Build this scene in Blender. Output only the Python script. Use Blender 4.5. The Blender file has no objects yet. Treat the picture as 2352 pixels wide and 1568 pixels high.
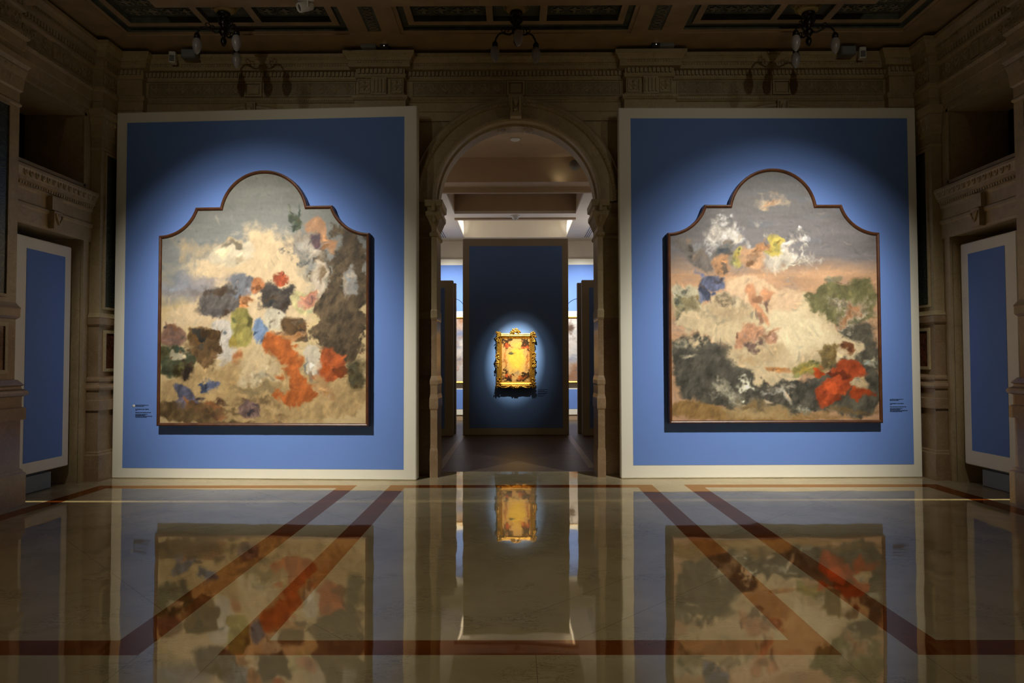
import bpy, math, random
import numpy as np
from mathutils import Vector, Matrix
random.seed(7)
PI = math.pi
col = bpy.context.scene.collection

# ------------------------------------------------------------------ helpers
def lin(c):
    return tuple((v/255/12.92) if v/255 <= .04045 else ((v/255+.055)/1.055)**2.4 for v in c)

class MB:
    """collects shapes that become ONE mesh object"""
    def __init__(s):
        s.v = []; s.f = []; s.sm = []; s.mi = []; s.cur = 0
    def add(s, vs, fs, smooth=False):
        b = len(s.v); s.v += [tuple(p) for p in vs]
        for f in fs:
            s.f.append(tuple(i+b for i in f)); s.sm.append(smooth); s.mi.append(s.cur)
        return s
    def box(s, x0, x1, y0, y1, z0, z1):
        v = [(x0,y0,z0),(x1,y0,z0),(x1,y1,z0),(x0,y1,z0),(x0,y0,z1),(x1,y0,z1),(x1,y1,z1),(x0,y1,z1)]
        return s.add(v, [(0,3,2,1),(4,5,6,7),(0,1,5,4),(1,2,6,5),(2,3,7,6),(3,0,4,7)])
    def bbox(s, x0, x1, y0, y1, z0, z1, b=.006):
        """box with chamfered edges"""
        pts = []; 
        for k in range(3):
            for sx in (0,1):
                for sy in (0,1):
                    for sz in (0,1):
                        d = [b,b,b]; d[k] = 0
                        pts.append(((x0+d[0]) if not sx else (x1-d[0]), (y0+d[1]) if not sy else (y1-d[1]), (z0+d[2]) if not sz else (z1-d[2])))
        I = lambda k,a,b_,c: k*8+a*4+b_*2+c
        F = []
        for a in (0,1):
            F.append((I(0,a,0,0),I(0,a,1,0),I(0,a,1,1),I(0,a,0,1)))
            F.append((I(1,0,a,0),I(1,1,a,0),I(1,1,a,1),I(1,0,a,1)))
            F.append((I(2,0,0,a),I(2,1,0,a),I(2,1,1,a),I(2,0,1,a)))
            for c in (0,1):
                F.append((I(0,a,c,0),I(0,a,c,1),I(1,a,c,1),I(1,a,c,0)))
                F.append((I(0,a,0,c),I(0,a,1,c),I(2,a,1,c),I(2,a,0,c)))
                F.append((I(1,0,a,c),I(1,1,a,c),I(2,1,a,c),I(2,0,a,c)))
                for e in (0,1):
                    F.append((I(0,a,c,e),I(1,a,c,e),I(2,a,c,e)))
        return s.add(pts, F)
    def sweep(s, path, prof, closed=False, side=1, xf=None, smooth=False, cap=False):
        """profile [(offset, height)] carried along a 2D path with mitred corners"""
        xf = xf or (lambda a,b,c: (a,b,c))
        n = len(path); ms = []
        for i in range(n):
            p = Vector(path[i])
            a = Vector(path[i-1]) if (closed or i > 0) else None
            b = Vector(path[(i+1) % n]) if (closed or i < n-1) else None
            ns = []
            for q, r in ((a,p),(p,b)):
                if q is None or r is None: continue
                d = (r-q)
                if d.length < 1e-9: continue
                d.normalize(); ns.append(Vector((d.y,-d.x))*side)
            if len(ns) == 2:
                m = (ns[0]+ns[1]); k = 1+ns[0].dot(ns[1]); m = m/max(k,.2)
            else: m = ns[0]
            ms.append((p,m))
        k = len(prof); V = []
        for p, m in ms:
            for o, h in prof:
                q = p+m*o; V.append(xf(q.x,q.y,h))
        F = []
        for i in range(n if closed else n-1):
            j = (i+1) % n
            for t in range(k-1): F.append((i*k+t, j*k+t, j*k+t+1, i*k+t+1))
        if cap and not closed:
            F.append(tuple(range(k))); F.append(tuple((n-1)*k+t for t in range(k)))
        return s.add(V,F,smooth)
    def lathe(s, prof, cx=0, cy=0, n=24, axis='z', smooth=True, mat=None):
        V = []; F = []
        for r,h in prof:
            for i in range(n):
                a = 2*PI*i/n
                p = (r*math.cos(a), r*math.sin(a), h)
                p = Vector(p)
                if mat: p = mat @ p
                else: p = p+Vector((cx,cy,0))
                V.append(tuple(p))
        for t in range(len(prof)-1):
            for i in range(n):
                j = (i+1) % n
                F.append((t*n+i,t*n+j,(t+1)*n+j,(t+1)*n+i))
        F.append(tuple(range(n))); F.append(tuple((len(prof)-1)*n+i for i in range(n)))
        return s.add(V,F,smooth)
    def tube(s, pts, rad, n=6, smooth=True, taper=None, flat=1.0):
        P = [Vector(p) for p in pts]; V = []; F = []
        up = None
        for i,p in enumerate(P):
            d = (P[min(i+1,len(P)-1)]-P[max(i-1,0)])
            if d.length < 1e-9: d = Vector((1,0,0))
            d.normalize()
            if up is None:
                up = Vector((0,1,0)) if abs(d.y) < .9 else Vector((1,0,0))
            a = (up - d*up.dot(d)); a.normalize(); b = d.cross(a); up = a
            r = rad if taper is None else rad*taper(i/(len(P)-1))
            for k in range(n):
                t = 2*PI*k/n
                V.append(tuple(p+a*(r*flat*math.cos(t))+b*(r*math.sin(t))))
        for i in range(len(P)-1):
            for k in range(n):
                j = (k+1) % n
                F.append((i*n+k,i*n+j,(i+1)*n+j,(i+1)*n+k))
        F.append(tuple(range(n))); F.append(tuple((len(P)-1)*n+k for k in range(n)))
        return s.add(V,F,smooth)
    def ell(s, c, r, n=10, m=6, rot=None):
        V = []; F = []
        for j in range(m+1):
            ph = PI*j/m
            for i in range(n):
                a = 2*PI*i/n
                p = Vector((r[0]*math.sin(ph)*math.cos(a), r[1]*math.sin(ph)*math.sin(a), r[2]*math.cos(ph)))
                if rot is not None: p = rot @ p
                V.append(tuple(p+Vector(c)))
        for j in range(m):
            for i in range(n):
                k = (i+1) % n
                F.append((j*n+i,j*n+k,(j+1)*n+k,(j+1)*n+i))
        return s.add(V,F,True)
    def xform(s, M):
        s.v = [tuple(M @ Vector(p)) for p in s.v]; return s
    def merge(s, o, M=None):
        b = len(s.v)
        s.v += [tuple(M @ Vector(p)) for p in o.v] if M else o.v
        s.f += [tuple(i+b for i in f) for f in o.f]; s.sm += o.sm; s.mi += [s.cur]*len(o.f)
        return s
    def build(s, name, mats, parent=None):
        me = bpy.data.meshes.new(name)
        me.from_pydata(s.v, [], s.f); 
        if not isinstance(mats,(list,tuple)): mats = [mats]
        for m in mats: me.materials.append(m)
        me.polygons.foreach_set('use_smooth', s.sm)
        me.polygons.foreach_set('material_index', s.mi)
        me.update()
        o = bpy.data.objects.new(name, me); col.objects.link(o)
        if parent: o.parent = parent
        return o

def tag(o, label=None, cat=None, group=None, kind=None):
    if label: o['label'] = label
    if cat: o['category'] = cat
    if group: o['group'] = group
    if kind: o['kind'] = kind
    return o
def empty(name, loc=(0,0,0), rz=0, label=None, cat=None, group=None, kind=None):
    o = bpy.data.objects.new(name, None); col.objects.link(o)
    o.location = loc; o.rotation_euler = (0,0,rz); o.empty_display_size = .1
    return tag(o, label, cat, group, kind)
def struct(name, mb, m, parent=None):
    o = mb.build(name, m, parent)
    if not parent: o['kind'] = 'structure'
    return o
def copy_tree(o, parent=None):
    c = o.copy(); col.objects.link(c); c.parent = parent
    for ch in list(o.children): copy_tree(ch, c)
    return c

# ------------------------------------------------------------------ materials
def nmat(name):
    m = bpy.data.materials.new(name); m.use_nodes = True
    nt = m.node_tree; b = nt.nodes['Principled BSDF']
    return m, nt, b
def mix(nt, a, b, f, t='MIX'):
    n = nt.nodes.new('ShaderNodeMix'); n.data_type = 'RGBA'; n.blend_type = t
    for sock, v in ((n.inputs[0],f),(n.inputs[6],a),(n.inputs[7],b)):
        if hasattr(v,'is_linked') or isinstance(v, bpy.types.NodeSocket): nt.links.new(v, sock)
        elif isinstance(v,(tuple,list)): sock.default_value = (*v[:3],1)
        else: sock.default_value = v
    return n.outputs[2]
def noise(nt, scale, detail=4, rough=.5, dist=0, vec=None):
    n = nt.nodes.new('ShaderNodeTexNoise'); n.inputs['Scale'].default_value = scale
    n.inputs['Detail'].default_value = detail; n.inputs['Roughness'].default_value = rough
    n.inputs['Distortion'].default_value = dist
    if vec is None:
        g = nt.nodes.get('GEO') or nt.nodes.new('ShaderNodeTexCoord'); g.name = 'GEO'
        vec = g.outputs['Object']
    nt.links.new(vec, n.inputs['Vector']); return n.outputs['Fac']
def ramp(nt, f, stops):
    n = nt.nodes.new('ShaderNodeValToRGB'); e = n.color_ramp.elements
    while len(e) < len(stops): e.new(.5)
    for i,(p,c) in enumerate(stops):
        e[i].position = p; e[i].color = (*c[:3],1) if isinstance(c,(tuple,list)) else (c,c,c,1)
    nt.links.new(f, n.inputs[0]); return n.outputs[0]
def bump(nt, b, h, strength, dist=.01):
    n = nt.nodes.new('ShaderNodeBump'); n.inputs['Strength'].default_value = strength
    n.inputs['Distance'].default_value = dist
    nt.links.new(h, n.inputs['Height']); nt.links.new(n.outputs[0], b.inputs['Normal'])
def math_(nt, op, a, b=None, c=None):
    n = nt.nodes.new('ShaderNodeMath'); n.operation = op
    for i,v in enumerate((a,b,c)):
        if v is None: continue
        if isinstance(v,(int,float)): n.inputs[i].default_value = v
        else: nt.links.new(v, n.inputs[i])
    return n.outputs[0]

def plain(name, c, rough=.6, metal=0, var=.12, scale=3, spec=None, bmp=0, bscale=60):
    m, nt, b = nmat(name)
    f = noise(nt, scale, 5)
    lo = tuple(v*(1-var) for v in c); hi = tuple(min(1,v*(1+var)) for v in c)
    nt.links.new(ramp(nt, f, [(.3,lo),(.7,hi)]), b.inputs['Base Color'])
    b.inputs['Roughness'].default_value = rough; b.inputs['Metallic'].default_value = metal
    if spec is not None: b.inputs['Specular IOR Level'].default_value = spec
    if bmp: bump(nt, b, noise(nt, bscale, 3), bmp, .002)
    return m
def stone(name, c1, c2, vein, rough=.45, scale=2.2):
    m, nt, b = nmat(name)
    f = noise(nt, scale, 8, .6, .6)
    base = ramp(nt, f, [(.3,c1),(.7,c2)])
    v = noise(nt, scale*1.7, 6, .55, 2.5)
    line = ramp(nt, v, [(.47,0.0),(.5,1.0),(.53,0.0)])
    k = mix(nt, (0,0,0), line, .35)
    out = mix(nt, base, vein, k)
    nt.links.new(out, b.inputs['Base Color'])
    b.inputs['Roughness'].default_value = rough
    bump(nt, b, noise(nt, 45, 4), .12, .004)
    return m

M = {}
M['stone'] = stone('warm_stone', (.36,.275,.145), (.47,.37,.205), (.22,.15,.07))
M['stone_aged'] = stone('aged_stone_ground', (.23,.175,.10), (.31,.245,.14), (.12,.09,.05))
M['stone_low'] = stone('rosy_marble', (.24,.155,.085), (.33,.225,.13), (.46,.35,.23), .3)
M['stone_pink'] = stone('pink_marble', (.52,.34,.22), (.62,.44,.31), (.36,.22,.15), .3)
M['red_inlay'] = stone('dark_red_marble', (.05,.015,.008), (.16,.05,.025), (.35,.22,.13), .2, 6)
M['white_panel'] = plain('cream_painted_board', (.84,.815,.70), .65, var=.02, scale=1.2)
M['blue'] = plain('blue_painted_board', (.15,.27,.66), .75, var=.02, scale=1, spec=.2)
M['plinth'] = plain('grey_painted_box', (.20,.23,.25), .6, var=.05)
M['ceiling'] = plain('brown_painted_beam', (.36,.25,.13), .6, var=.15, scale=4)
M['coffer'] = plain('dark_green_coffer', (.085,.09,.062), .6, var=.3, scale=8)
M['coffer_relief'] = plain('olive_relief', (.22,.19,.12), .6, var=.2, scale=8)
M['gilt_trim'] = plain('ochre_gilt_trim', (.34,.24,.08), .5, var=.2)
M['bronze'] = plain('dark_bronze', (.035,.03,.025), .35, .8, var=.3, scale=20)
M['bulb'] = plain('frosted_glass', (.30,.28,.27), .3, var=.03)
M['white_plastic'] = plain('white_plastic', (.7,.69,.64), .4, var=.02)
M['grey_plastic'] = plain('grey_plastic', (.16,.16,.155), .5, var=.05)
M['black'] = plain('black_plastic', (.015,.015,.015), .4, var=.1)
M['wood_frame'] = plain('polished_wood_frame', (.085,.03,.011), .42, var=.35, scale=9)
M['plaster'] = plain('ivory_plaster', (.72,.66,.56), .8, var=.03)
M['plaster_brown'] = plain('tan_plaster', (.42,.30,.19), .8, var=.05)
M['dark_partition'] = plain('taupe_board', (.42,.36,.27), .7, var=.03)
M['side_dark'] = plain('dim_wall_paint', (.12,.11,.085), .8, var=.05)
M['ink'] = plain('dark_vinyl_ink', (.012,.02,.05), .6, var=.1)
M['glass_dark'] = plain('lens_glass', (.05,.03,.035), .08, var=.1)
M['teal_edge'] = plain('dark_teal_edge', (.03,.06,.055), .4, var=.1)

def gold():
    m, nt, b = nmat('carved_gilt')
    f = noise(nt, 60, 6, .6)
    nt.links.new(ramp(nt, f, [(.35,(.20,.085,.01)),(.6,(.75,.42,.08))]), b.inputs['Base Color'])
    b.inputs['Metallic'].default_value = .75; b.inputs['Roughness'].default_value = .36
    bump(nt, b, noise(nt, 120, 4), .5, .004); return m
M['gold'] = gold()

def arabesque():
    m, nt, b = nmat('dark_arabesque_panel')
    tc = nt.nodes.new('ShaderNodeTexCoord')
    v = nt.nodes.new('ShaderNodeTexVoronoi'); v.inputs['Scale'].default_value = 6
    nz = nt.nodes.new('ShaderNodeTexNoise'); nz.inputs['Scale'].default_value = 5; nt.links.new(tc.outputs['Object'], nz.inputs['Vector'])
    va = nt.nodes.new('ShaderNodeMix'); va.data_type = 'VECTOR'; va.inputs[0].default_value = .16
    nt.links.new(tc.outputs['Object'], va.inputs[4]); nt.links.new(nz.outputs['Color'], va.inputs[5]); nt.links.new(va.outputs[1], v.inputs['Vector'])
    s = math_(nt,'SINE', math_(nt,'MULTIPLY', v.outputs['Distance'], 38))
    k = ramp(nt, s, [(.45,0.0),(.75,1.0)])
    base = ramp(nt, noise(nt, 5, 4), [(.3,(.018,.026,.022)),(.7,(.035,.045,.036))])
    nt.links.new(mix(nt, base, (.075,.075,.055), k), b.inputs['Base Color'])
    b.inputs['Roughness'].default_value = .35
    bump(nt, b, s, .15, .003); return m
M['arabesque'] = arabesque()

def marble_floor(name, c1, c2, vein, gloss, joints=True, veinamt=.9):
    m, nt, b = nmat(name)
    tc = nt.nodes.new('ShaderNodeTexCoord'); tc.name = 'GEO'
    f = noise(nt, 1.6, 8, .62, .5)
    base = ramp(nt, f, [(.3,c1),(.7,c2)])
    # short dark fossil-like scratches
    mp = nt.nodes.new('ShaderNodeMapping'); mp.inputs['Scale'].default_value = (1,2.6,1); mp.inputs['Rotation'].default_value = (0,0,.18)
    nt.links.new(tc.outputs['Object'], mp.inputs['Vector'])
    v = noise(nt, 5.5, 9, .72, 1.6, mp.outputs[0])
    line = ramp(nt, v, [(.485,0.0),(.5,1.0),(.515,0.0)])
    mask = ramp(nt, noise(nt, 2.3, 3), [(.50,0.0),(.60,1.0)])
    k = mix(nt, (0,0,0), line, mask)
    k = mix(nt, (0,0,0), k, veinamt)
    out = mix(nt, base, vein, k)
    if joints:
        sp = nt.nodes.new('ShaderNodeSeparateXYZ'); nt.links.new(tc.outputs['Object'], sp.inputs[0])
        x, y = sp.outputs[0], sp.outputs[1]
        tot = None
        # (a,b,c,ymin,ymax): a x + b y = c
        L = [(1,0,-1.535,-9,3.6),(1,0,-1.945,-9,3.6),(1,0,1.66,-9,3.6),(1,0,2.09,-9,3.6),(1,0,.1,-9,3.6),
             (.707,.707,1.48,4.2,5.9),(.707,-.707,-5.11,4.4,5.2),(.707,.707,2.02,3.8,4.2),(.707,-.707,-2.45,3.8,5.6),
             (.707,.707,6.9,6.6,8.3),(.707,-.707,-3.0,5.8,8.3),(0,1,1.75,-9,9),(.707,-.707,-2.9,4.2,4.9),
             (.707,-.707,-8.3,6.2,8.3),(.707,.707,3.6,6.2,8.3)]
        for a,bb,c,y0,y1 in L:
            d = math_(nt,'ABSOLUTE', math_(nt,'SUBTRACT', math_(nt,'ADD', math_(nt,'MULTIPLY',x,a), math_(nt,'MULTIPLY',y,bb)), c))
            g = math_(nt,'LESS_THAN', d, .0022)
            g = math_(nt,'MULTIPLY', g, math_(nt,'GREATER_THAN', y, y0))
            g = math_(nt,'MULTIPLY', g, math_(nt,'LESS_THAN', y, y1))
            tot = g if tot is None else math_(nt,'MAXIMUM', tot, g)
        out = mix(nt, out, (.10,.08,.05), math_(nt,'MULTIPLY', tot, .6))
    # polished stone: diffuse body under a slightly tinted wax-like gloss
    df = nt.nodes.new('ShaderNodeBsdfDiffuse'); gl = nt.nodes.new('ShaderNodeBsdfGlossy')
    fr = nt.nodes.new('ShaderNodeFresnel'); ms = nt.nodes.new('ShaderNodeMixShader')
    nt.links.new(out, df.inputs['Color']); gl.inputs['Color'].default_value = (*gloss,1)
    gl.inputs['Roughness'].default_value = .03; fr.inputs['IOR'].default_value = FLOOR_IOR
    bn = nt.nodes.new('ShaderNodeBump'); bn.inputs['Strength'].default_value = .11; bn.inputs['Distance'].default_value = .02
    nt.links.new(noise(nt, 1.6, 2, .4), bn.inputs['Height'])
    for q in (gl, fr): nt.links.new(bn.outputs[0], q.inputs['Normal'])
    nt.links.new(fr.outputs[0], ms.inputs[0]); nt.links.new(df.outputs[0], ms.inputs[1]); nt.links.new(gl.outputs[0], ms.inputs[2])
    nt.nodes.remove(b)
    nt.links.new(ms.outputs[0], nt.nodes['Material Output'].inputs['Surface'])
    return m
FLOOR_IOR = 1.55
M['floor_cream'] = marble_floor('cream_marble', (.33,.275,.17), (.44,.38,.25), (.05,.04,.025), (1,.89,.72))
M['floor_red'] = marble_floor('red_brown_marble', (.11,.026,.006), (.19,.055,.012), (.02,.008,.004), (.95,.62,.36), False)

def wood_floor():
    m, nt, b = nmat('brown_oak_boards')
    tc = nt.nodes.new('ShaderNodeTexCoord'); tc.name = 'GEO'
    br = nt.nodes.new('ShaderNodeTexBrick'); br.inputs['Scale'].default_value = 1
    br.inputs['Brick Width'].default_value = 1.4; br.inputs['Row Height'].default_value = .12
    br.inputs['Mortar Size'].default_value = .002; br.offset = .37
    br.inputs['Color1'].default_value = (.17,.12,.075,1); br.inputs['Color2'].default_value = (.12,.083,.052,1)
    br.inputs['Mortar'].default_value = (.04,.03,.02,1)
    nt.links.new(tc.outputs['Object'], br.inputs['Vector'])
    mp = nt.nodes.new('ShaderNodeMapping'); mp.inputs['Scale'].default_value = (1.2,14,1)
    nt.links.new(tc.outputs['Object'], mp.inputs['Vector'])
    g = ramp(nt, noise(nt, 3, 6, .6, 0, mp.outputs[0]), [(.3,.6),(.7,1.0)])
    nt.links.new(mix(nt, br.outputs['Color'], g, 1.0, 'MULTIPLY'), b.inputs['Base Color'])
    b.inputs['Roughness'].default_value = .38; return m
M['wood_floor'] = wood_floor()
M['pale_wood'] = plain('pale_oak_strip', (.34,.27,.20), .35, var=.1)

def glow(name, c, s):
    m, nt, b = nmat(name)
    b.inputs['Base Color'].default_value = (*c,1); b.inputs['Emission Color'].default_value = (*c,1)
    b.inputs['Emission Strength'].default_value = s; return m
M['led'] = glow('lit_pilot_lamp', (1,.95,.8), 3)

def canvas_mat(name):
    m, nt, b = nmat(name)
    vc = nt.nodes.new('ShaderNodeVertexColor'); vc.layer_name = 'Paint'
    f = ramp(nt, noise(nt, 24, 4, .5), [(.25,.95),(.75,1.04)])
    nt.links.new(mix(nt, vc.outputs['Color'], f, 1.0, 'MULTIPLY'), b.inputs['Base Color'])
    b.inputs['Roughness'].default_value = .55; b.inputs['Specular IOR Level'].default_value = .25
    bump(nt, b, noise(nt, 130, 3), .15, .002); return m
M['canvas'] = canvas_mat('oil_painted_canvas')

# ------------------------------------------------------------------ painted canvases (generic cloud and landscape patches)
rng = np.random.default_rng(5)
_g = [rng.random((257,257)) for _ in range(6)]
def vnoise(x, y, k=0):
    g = _g[k % 6]; xi = np.floor(x).astype(int); yi = np.floor(y).astype(int)
    fx = x-xi; fy = y-yi; fx = fx*fx*(3-2*fx); fy = fy*fy*(3-2*fy)
    a = g[xi%256, yi%256]; b = g[(xi+1)%256, yi%256]; c = g[xi%256,(yi+1)%256]; d = g[(xi+1)%256,(yi+1)%256]
    return (a*(1-fx)+b*fx)*(1-fy)+(c*(1-fx)+d*fx)*fy
def fbm(x, y, k=0, o=4):
    t = 0; s = 0; a = 1
    for i in range(o):
        t = t+a*vnoise(x*2**i+17*i, y*2**i+9*i, k+i); s += a; a *= .55
    return t/s*2-1
def poly_sd(px, py, P):
    """signed distance, negative inside"""
    d = np.full(px.shape, 1e9); ins = np.zeros(px.shape, bool); n = len(P)
    for i in range(n):
        ax, ay = P[i]; bx, by = P[(i+1) % n]
        ex, ey = bx-ax, by-ay; wx, wy = px-ax, py-ay
        t = np.clip((wx*ex+wy*ey)/(ex*ex+ey*ey+1e-9), 0, 1)
        d = np.minimum(d, np.hypot(wx-ex*t, wy-ey*t))
        c = ((ay > py) != (by > py)) & (px < (bx-ax)*(py-ay)/((by-ay)+1e-9)+ax)
        ins ^= c
    return np.where(ins, -d, d)
def paint(px, py, base, layers, bright, strokes=900):
    """px,py in sketch units; base(px,py)->rgb display; layers (rgb, polygon, soft, warp, mottling)"""
    wx = fbm(px/70, py/70, 0)*1.0; wy = fbm(px/70+40, py/70+11, 2)*1.0
    C = base(px, py)
    for i, (rgb, P, soft, warp, mot) in enumerate(layers):
        el = len(P) == 4 and not isinstance(P[0],(tuple,list))
        mg = warp*2.4+soft*2+6
        if el: bx0, bx1, by0, by1 = P[0]-P[2]-mg, P[0]+P[2]+mg, P[1]-P[3]-mg, P[1]+P[3]+mg
        else:
            X_ = [p[0] for p in P]; Y_ = [p[1] for p in P]; bx0, bx1, by0, by1 = min(X_)-mg, max(X_)+mg, min(Y_)-mg, max(Y_)+mg
        ix = np.nonzero((px > bx0)&(px < bx1)&(py > by0)&(py < by1))[0]
        if not len(ix): continue
        x = px[ix]; y = py[ix]
        qx = x+wx[ix]*warp*2.2+fbm(x/34, y/34, i, 4)*warp*1.1; qy = y+wy[ix]*warp*2.2+fbm(x/34+7, y/34, i+1, 4)*warp*1.1
        if el:
            cx, cy, rx, ry = P
            sd = (np.hypot((qx-cx)/rx, (qy-cy)/ry)-1)*min(rx,ry)
        else:
            for _ in range(2 if len(P) < 12 else 1):      # round the corners off
                P = [q for a_,b_ in zip(P, list(P[1:])+[P[0]]) for q in ((.75*a_[0]+.25*b_[0],.75*a_[1]+.25*b_[1]),(.25*a_[0]+.75*b_[0],.25*a_[1]+.75*b_[1]))]
            sd = poly_sd(qx, qy, P)
        a = np.clip(.5-sd/(3.2*soft), 0, 1); a = a*a*(3-2*a)
        m = 1+mot*1.7*fbm((x+.5*y)/30+i*5, (y-.4*x)/52+i*3, i, 4)
        cc = np.array(rgb)[None,:]*m[:,None]
        C[ix] = C[ix]*(1-a[:,None])+cc*a[:,None]
    # loose brush strokes following a flow
    r_ = np.random.default_rng(len(layers)+11); n = strokes
    x0, x1, y0, y1 = px.min(), px.max(), py.min(), py.max()
    tx = r_.uniform(x0,x1,n); ty = r_.uniform(y0,y1,n)
    fl_ = fbm(tx/160, ty/160, 2)*3.0+.6; Ls = r_.uniform(10,42,n); Ws = r_.uniform(4,11,n); gg = r_.normal(0,.09,n); al = r_.uniform(.25,.6,n)
    wob = fbm(px/18, py/18, 4)*5
    for k in range(n):
        m_ = (np.abs(px-tx[k]) < Ls[k]+8) & (np.abs(py-ty[k]) < Ls[k]+8)
        if not m_.any(): continue
        ix = np.nonzero(m_)[0]; dx = px[ix]-tx[k]; dy = py[ix]-ty[k]+wob[ix]
        c_, s__ = math.cos(fl_[k]), math.sin(fl_[k])
        u = (dx*c_+dy*s__)/Ls[k]; v = (-dx*s__+dy*c_+8*u*u)/Ws[k]
        a = np.clip(1.3*(1-u*u-v*v),0,1)*al[k]
        j = ix[np.argmin(dx*dx+dy*dy)]; cc = C[j]*(1+gg[k])*np.array((1+.25*gg[k],1,1-.25*gg[k]))
        C[ix] = C[ix]*(1-a[:,None])+cc*a[:,None]
    C = C*(1+.035*fbm(px/9, py/14, 3, 3))[:,None]
    C = np.clip(C, 0, 255)/255
    L = np.where(C <= .04045, C/12.92, ((C+.055)/1.055)**2.4)
    return np.clip(L/np.array(bright)[None,:], 0, .95)
def canvas_mesh(name, xs, tops, z0, rows, colfun, parent, y=0.0, mat='canvas'):
    """columns at xs reaching from z0 up to tops; painted per vertex"""
    n = len(xs); xs = np.array(xs); tops = np.array(tops)
    t = np.linspace(0,1,rows)
    X = np.repeat(xs, rows); Z = (z0+(tops[:,None]-z0)*t[None,:]).ravel()
    V = np.stack([X, np.full_like(X, y), Z], 1)
    i = (np.arange(n-1)[:,None]*rows+np.arange(rows-1)[None,:]).ravel()
    F = np.stack([i, i+rows, i+rows+1, i+1], 1)
    F = F[X[i+rows]-X[i] > 1e-7]
    me = bpy.data.meshes.new(name)
    me.vertices.add(len(V)); me.vertices.foreach_set('co', V.astype(np.float32).ravel())
    me.loops.add(len(F)*4); me.loops.foreach_set('vertex_index', F.ravel().astype(np.int32))
    me.polygons.add(len(F)); me.polygons.foreach_set('loop_start', (np.arange(len(F))*4).astype(np.int32))
    me.polygons.foreach_set('loop_total', np.full(len(F),4,np.int32))
    me.update(calc_edges=True)
    C = colfun(X, Z)
    at = me.color_attributes.new('Paint', 'FLOAT_COLOR', 'POINT')
    at.data.foreach_set('color', np.concatenate([C, np.ones((len(C),1))],1).astype(np.float32).ravel())
    me.materials.append(M[mat])
    o = bpy.data.objects.new(name, me); col.objects.link(o); o.parent = parent
    return o

def enrich(layers, seed):
    """smaller dabs of kindred colour in and around each patch"""
    r = random.Random(seed); out = []
    for L in layers:
        out.append(L); rgb, P, soft, warp, mot = L
        if len(P) == 4 and not isinstance(P[0],(tuple,list)): cx, cy, w, h = P
        else:
            xs_ = [p[0] for p in P]; ys_ = [p[1] for p in P]
            cx = (min(xs_)+max(xs_))/2; cy = (min(ys_)+max(ys_))/2; w = (max(xs_)-min(xs_))/2; h = (max(ys_)-min(ys_))/2
        big = max(w,h) > 190
        for k in range(9 if big else 5):
            f = r.uniform(.55,1.3); t = r.uniform(-14,14)
            c = (max(0,min(255,rgb[0]*f+t)), max(0,min(255,rgb[1]*f)), max(0,min(255,rgb[2]*f-t)))
            if big: f = r.uniform(.86,1.1); c = tuple(v*f for v in rgb)
            a = r.uniform(.14,.4); b = r.uniform(.10,.32)
            if big: a *= .5; b *= .4
            out.append((c, (cx+r.uniform(-.75,.75)*w, cy+r.uniform(-.75,.75)*h, max(7,w*a), max(7,h*b)), soft*(1.4 if big else .8), warp*1.5, mot))
    return out
def base_left(x, y):
    top = np.array((138,139,130)); mid = np.array((148,153,152)); low = np.array((224,200,150))
    t = np.clip((y-50)/550,0,1)[:,None]; C = top*(1-t)+mid*t
    t2 = np.clip((y-560)/300+fbm(x/160,y/60,1)*.5,0,1)[:,None]
    C = C*(1-t2)+low*t2
    return C*(1+.10*fbm(x/200,y/40,4))[:,None]
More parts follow.
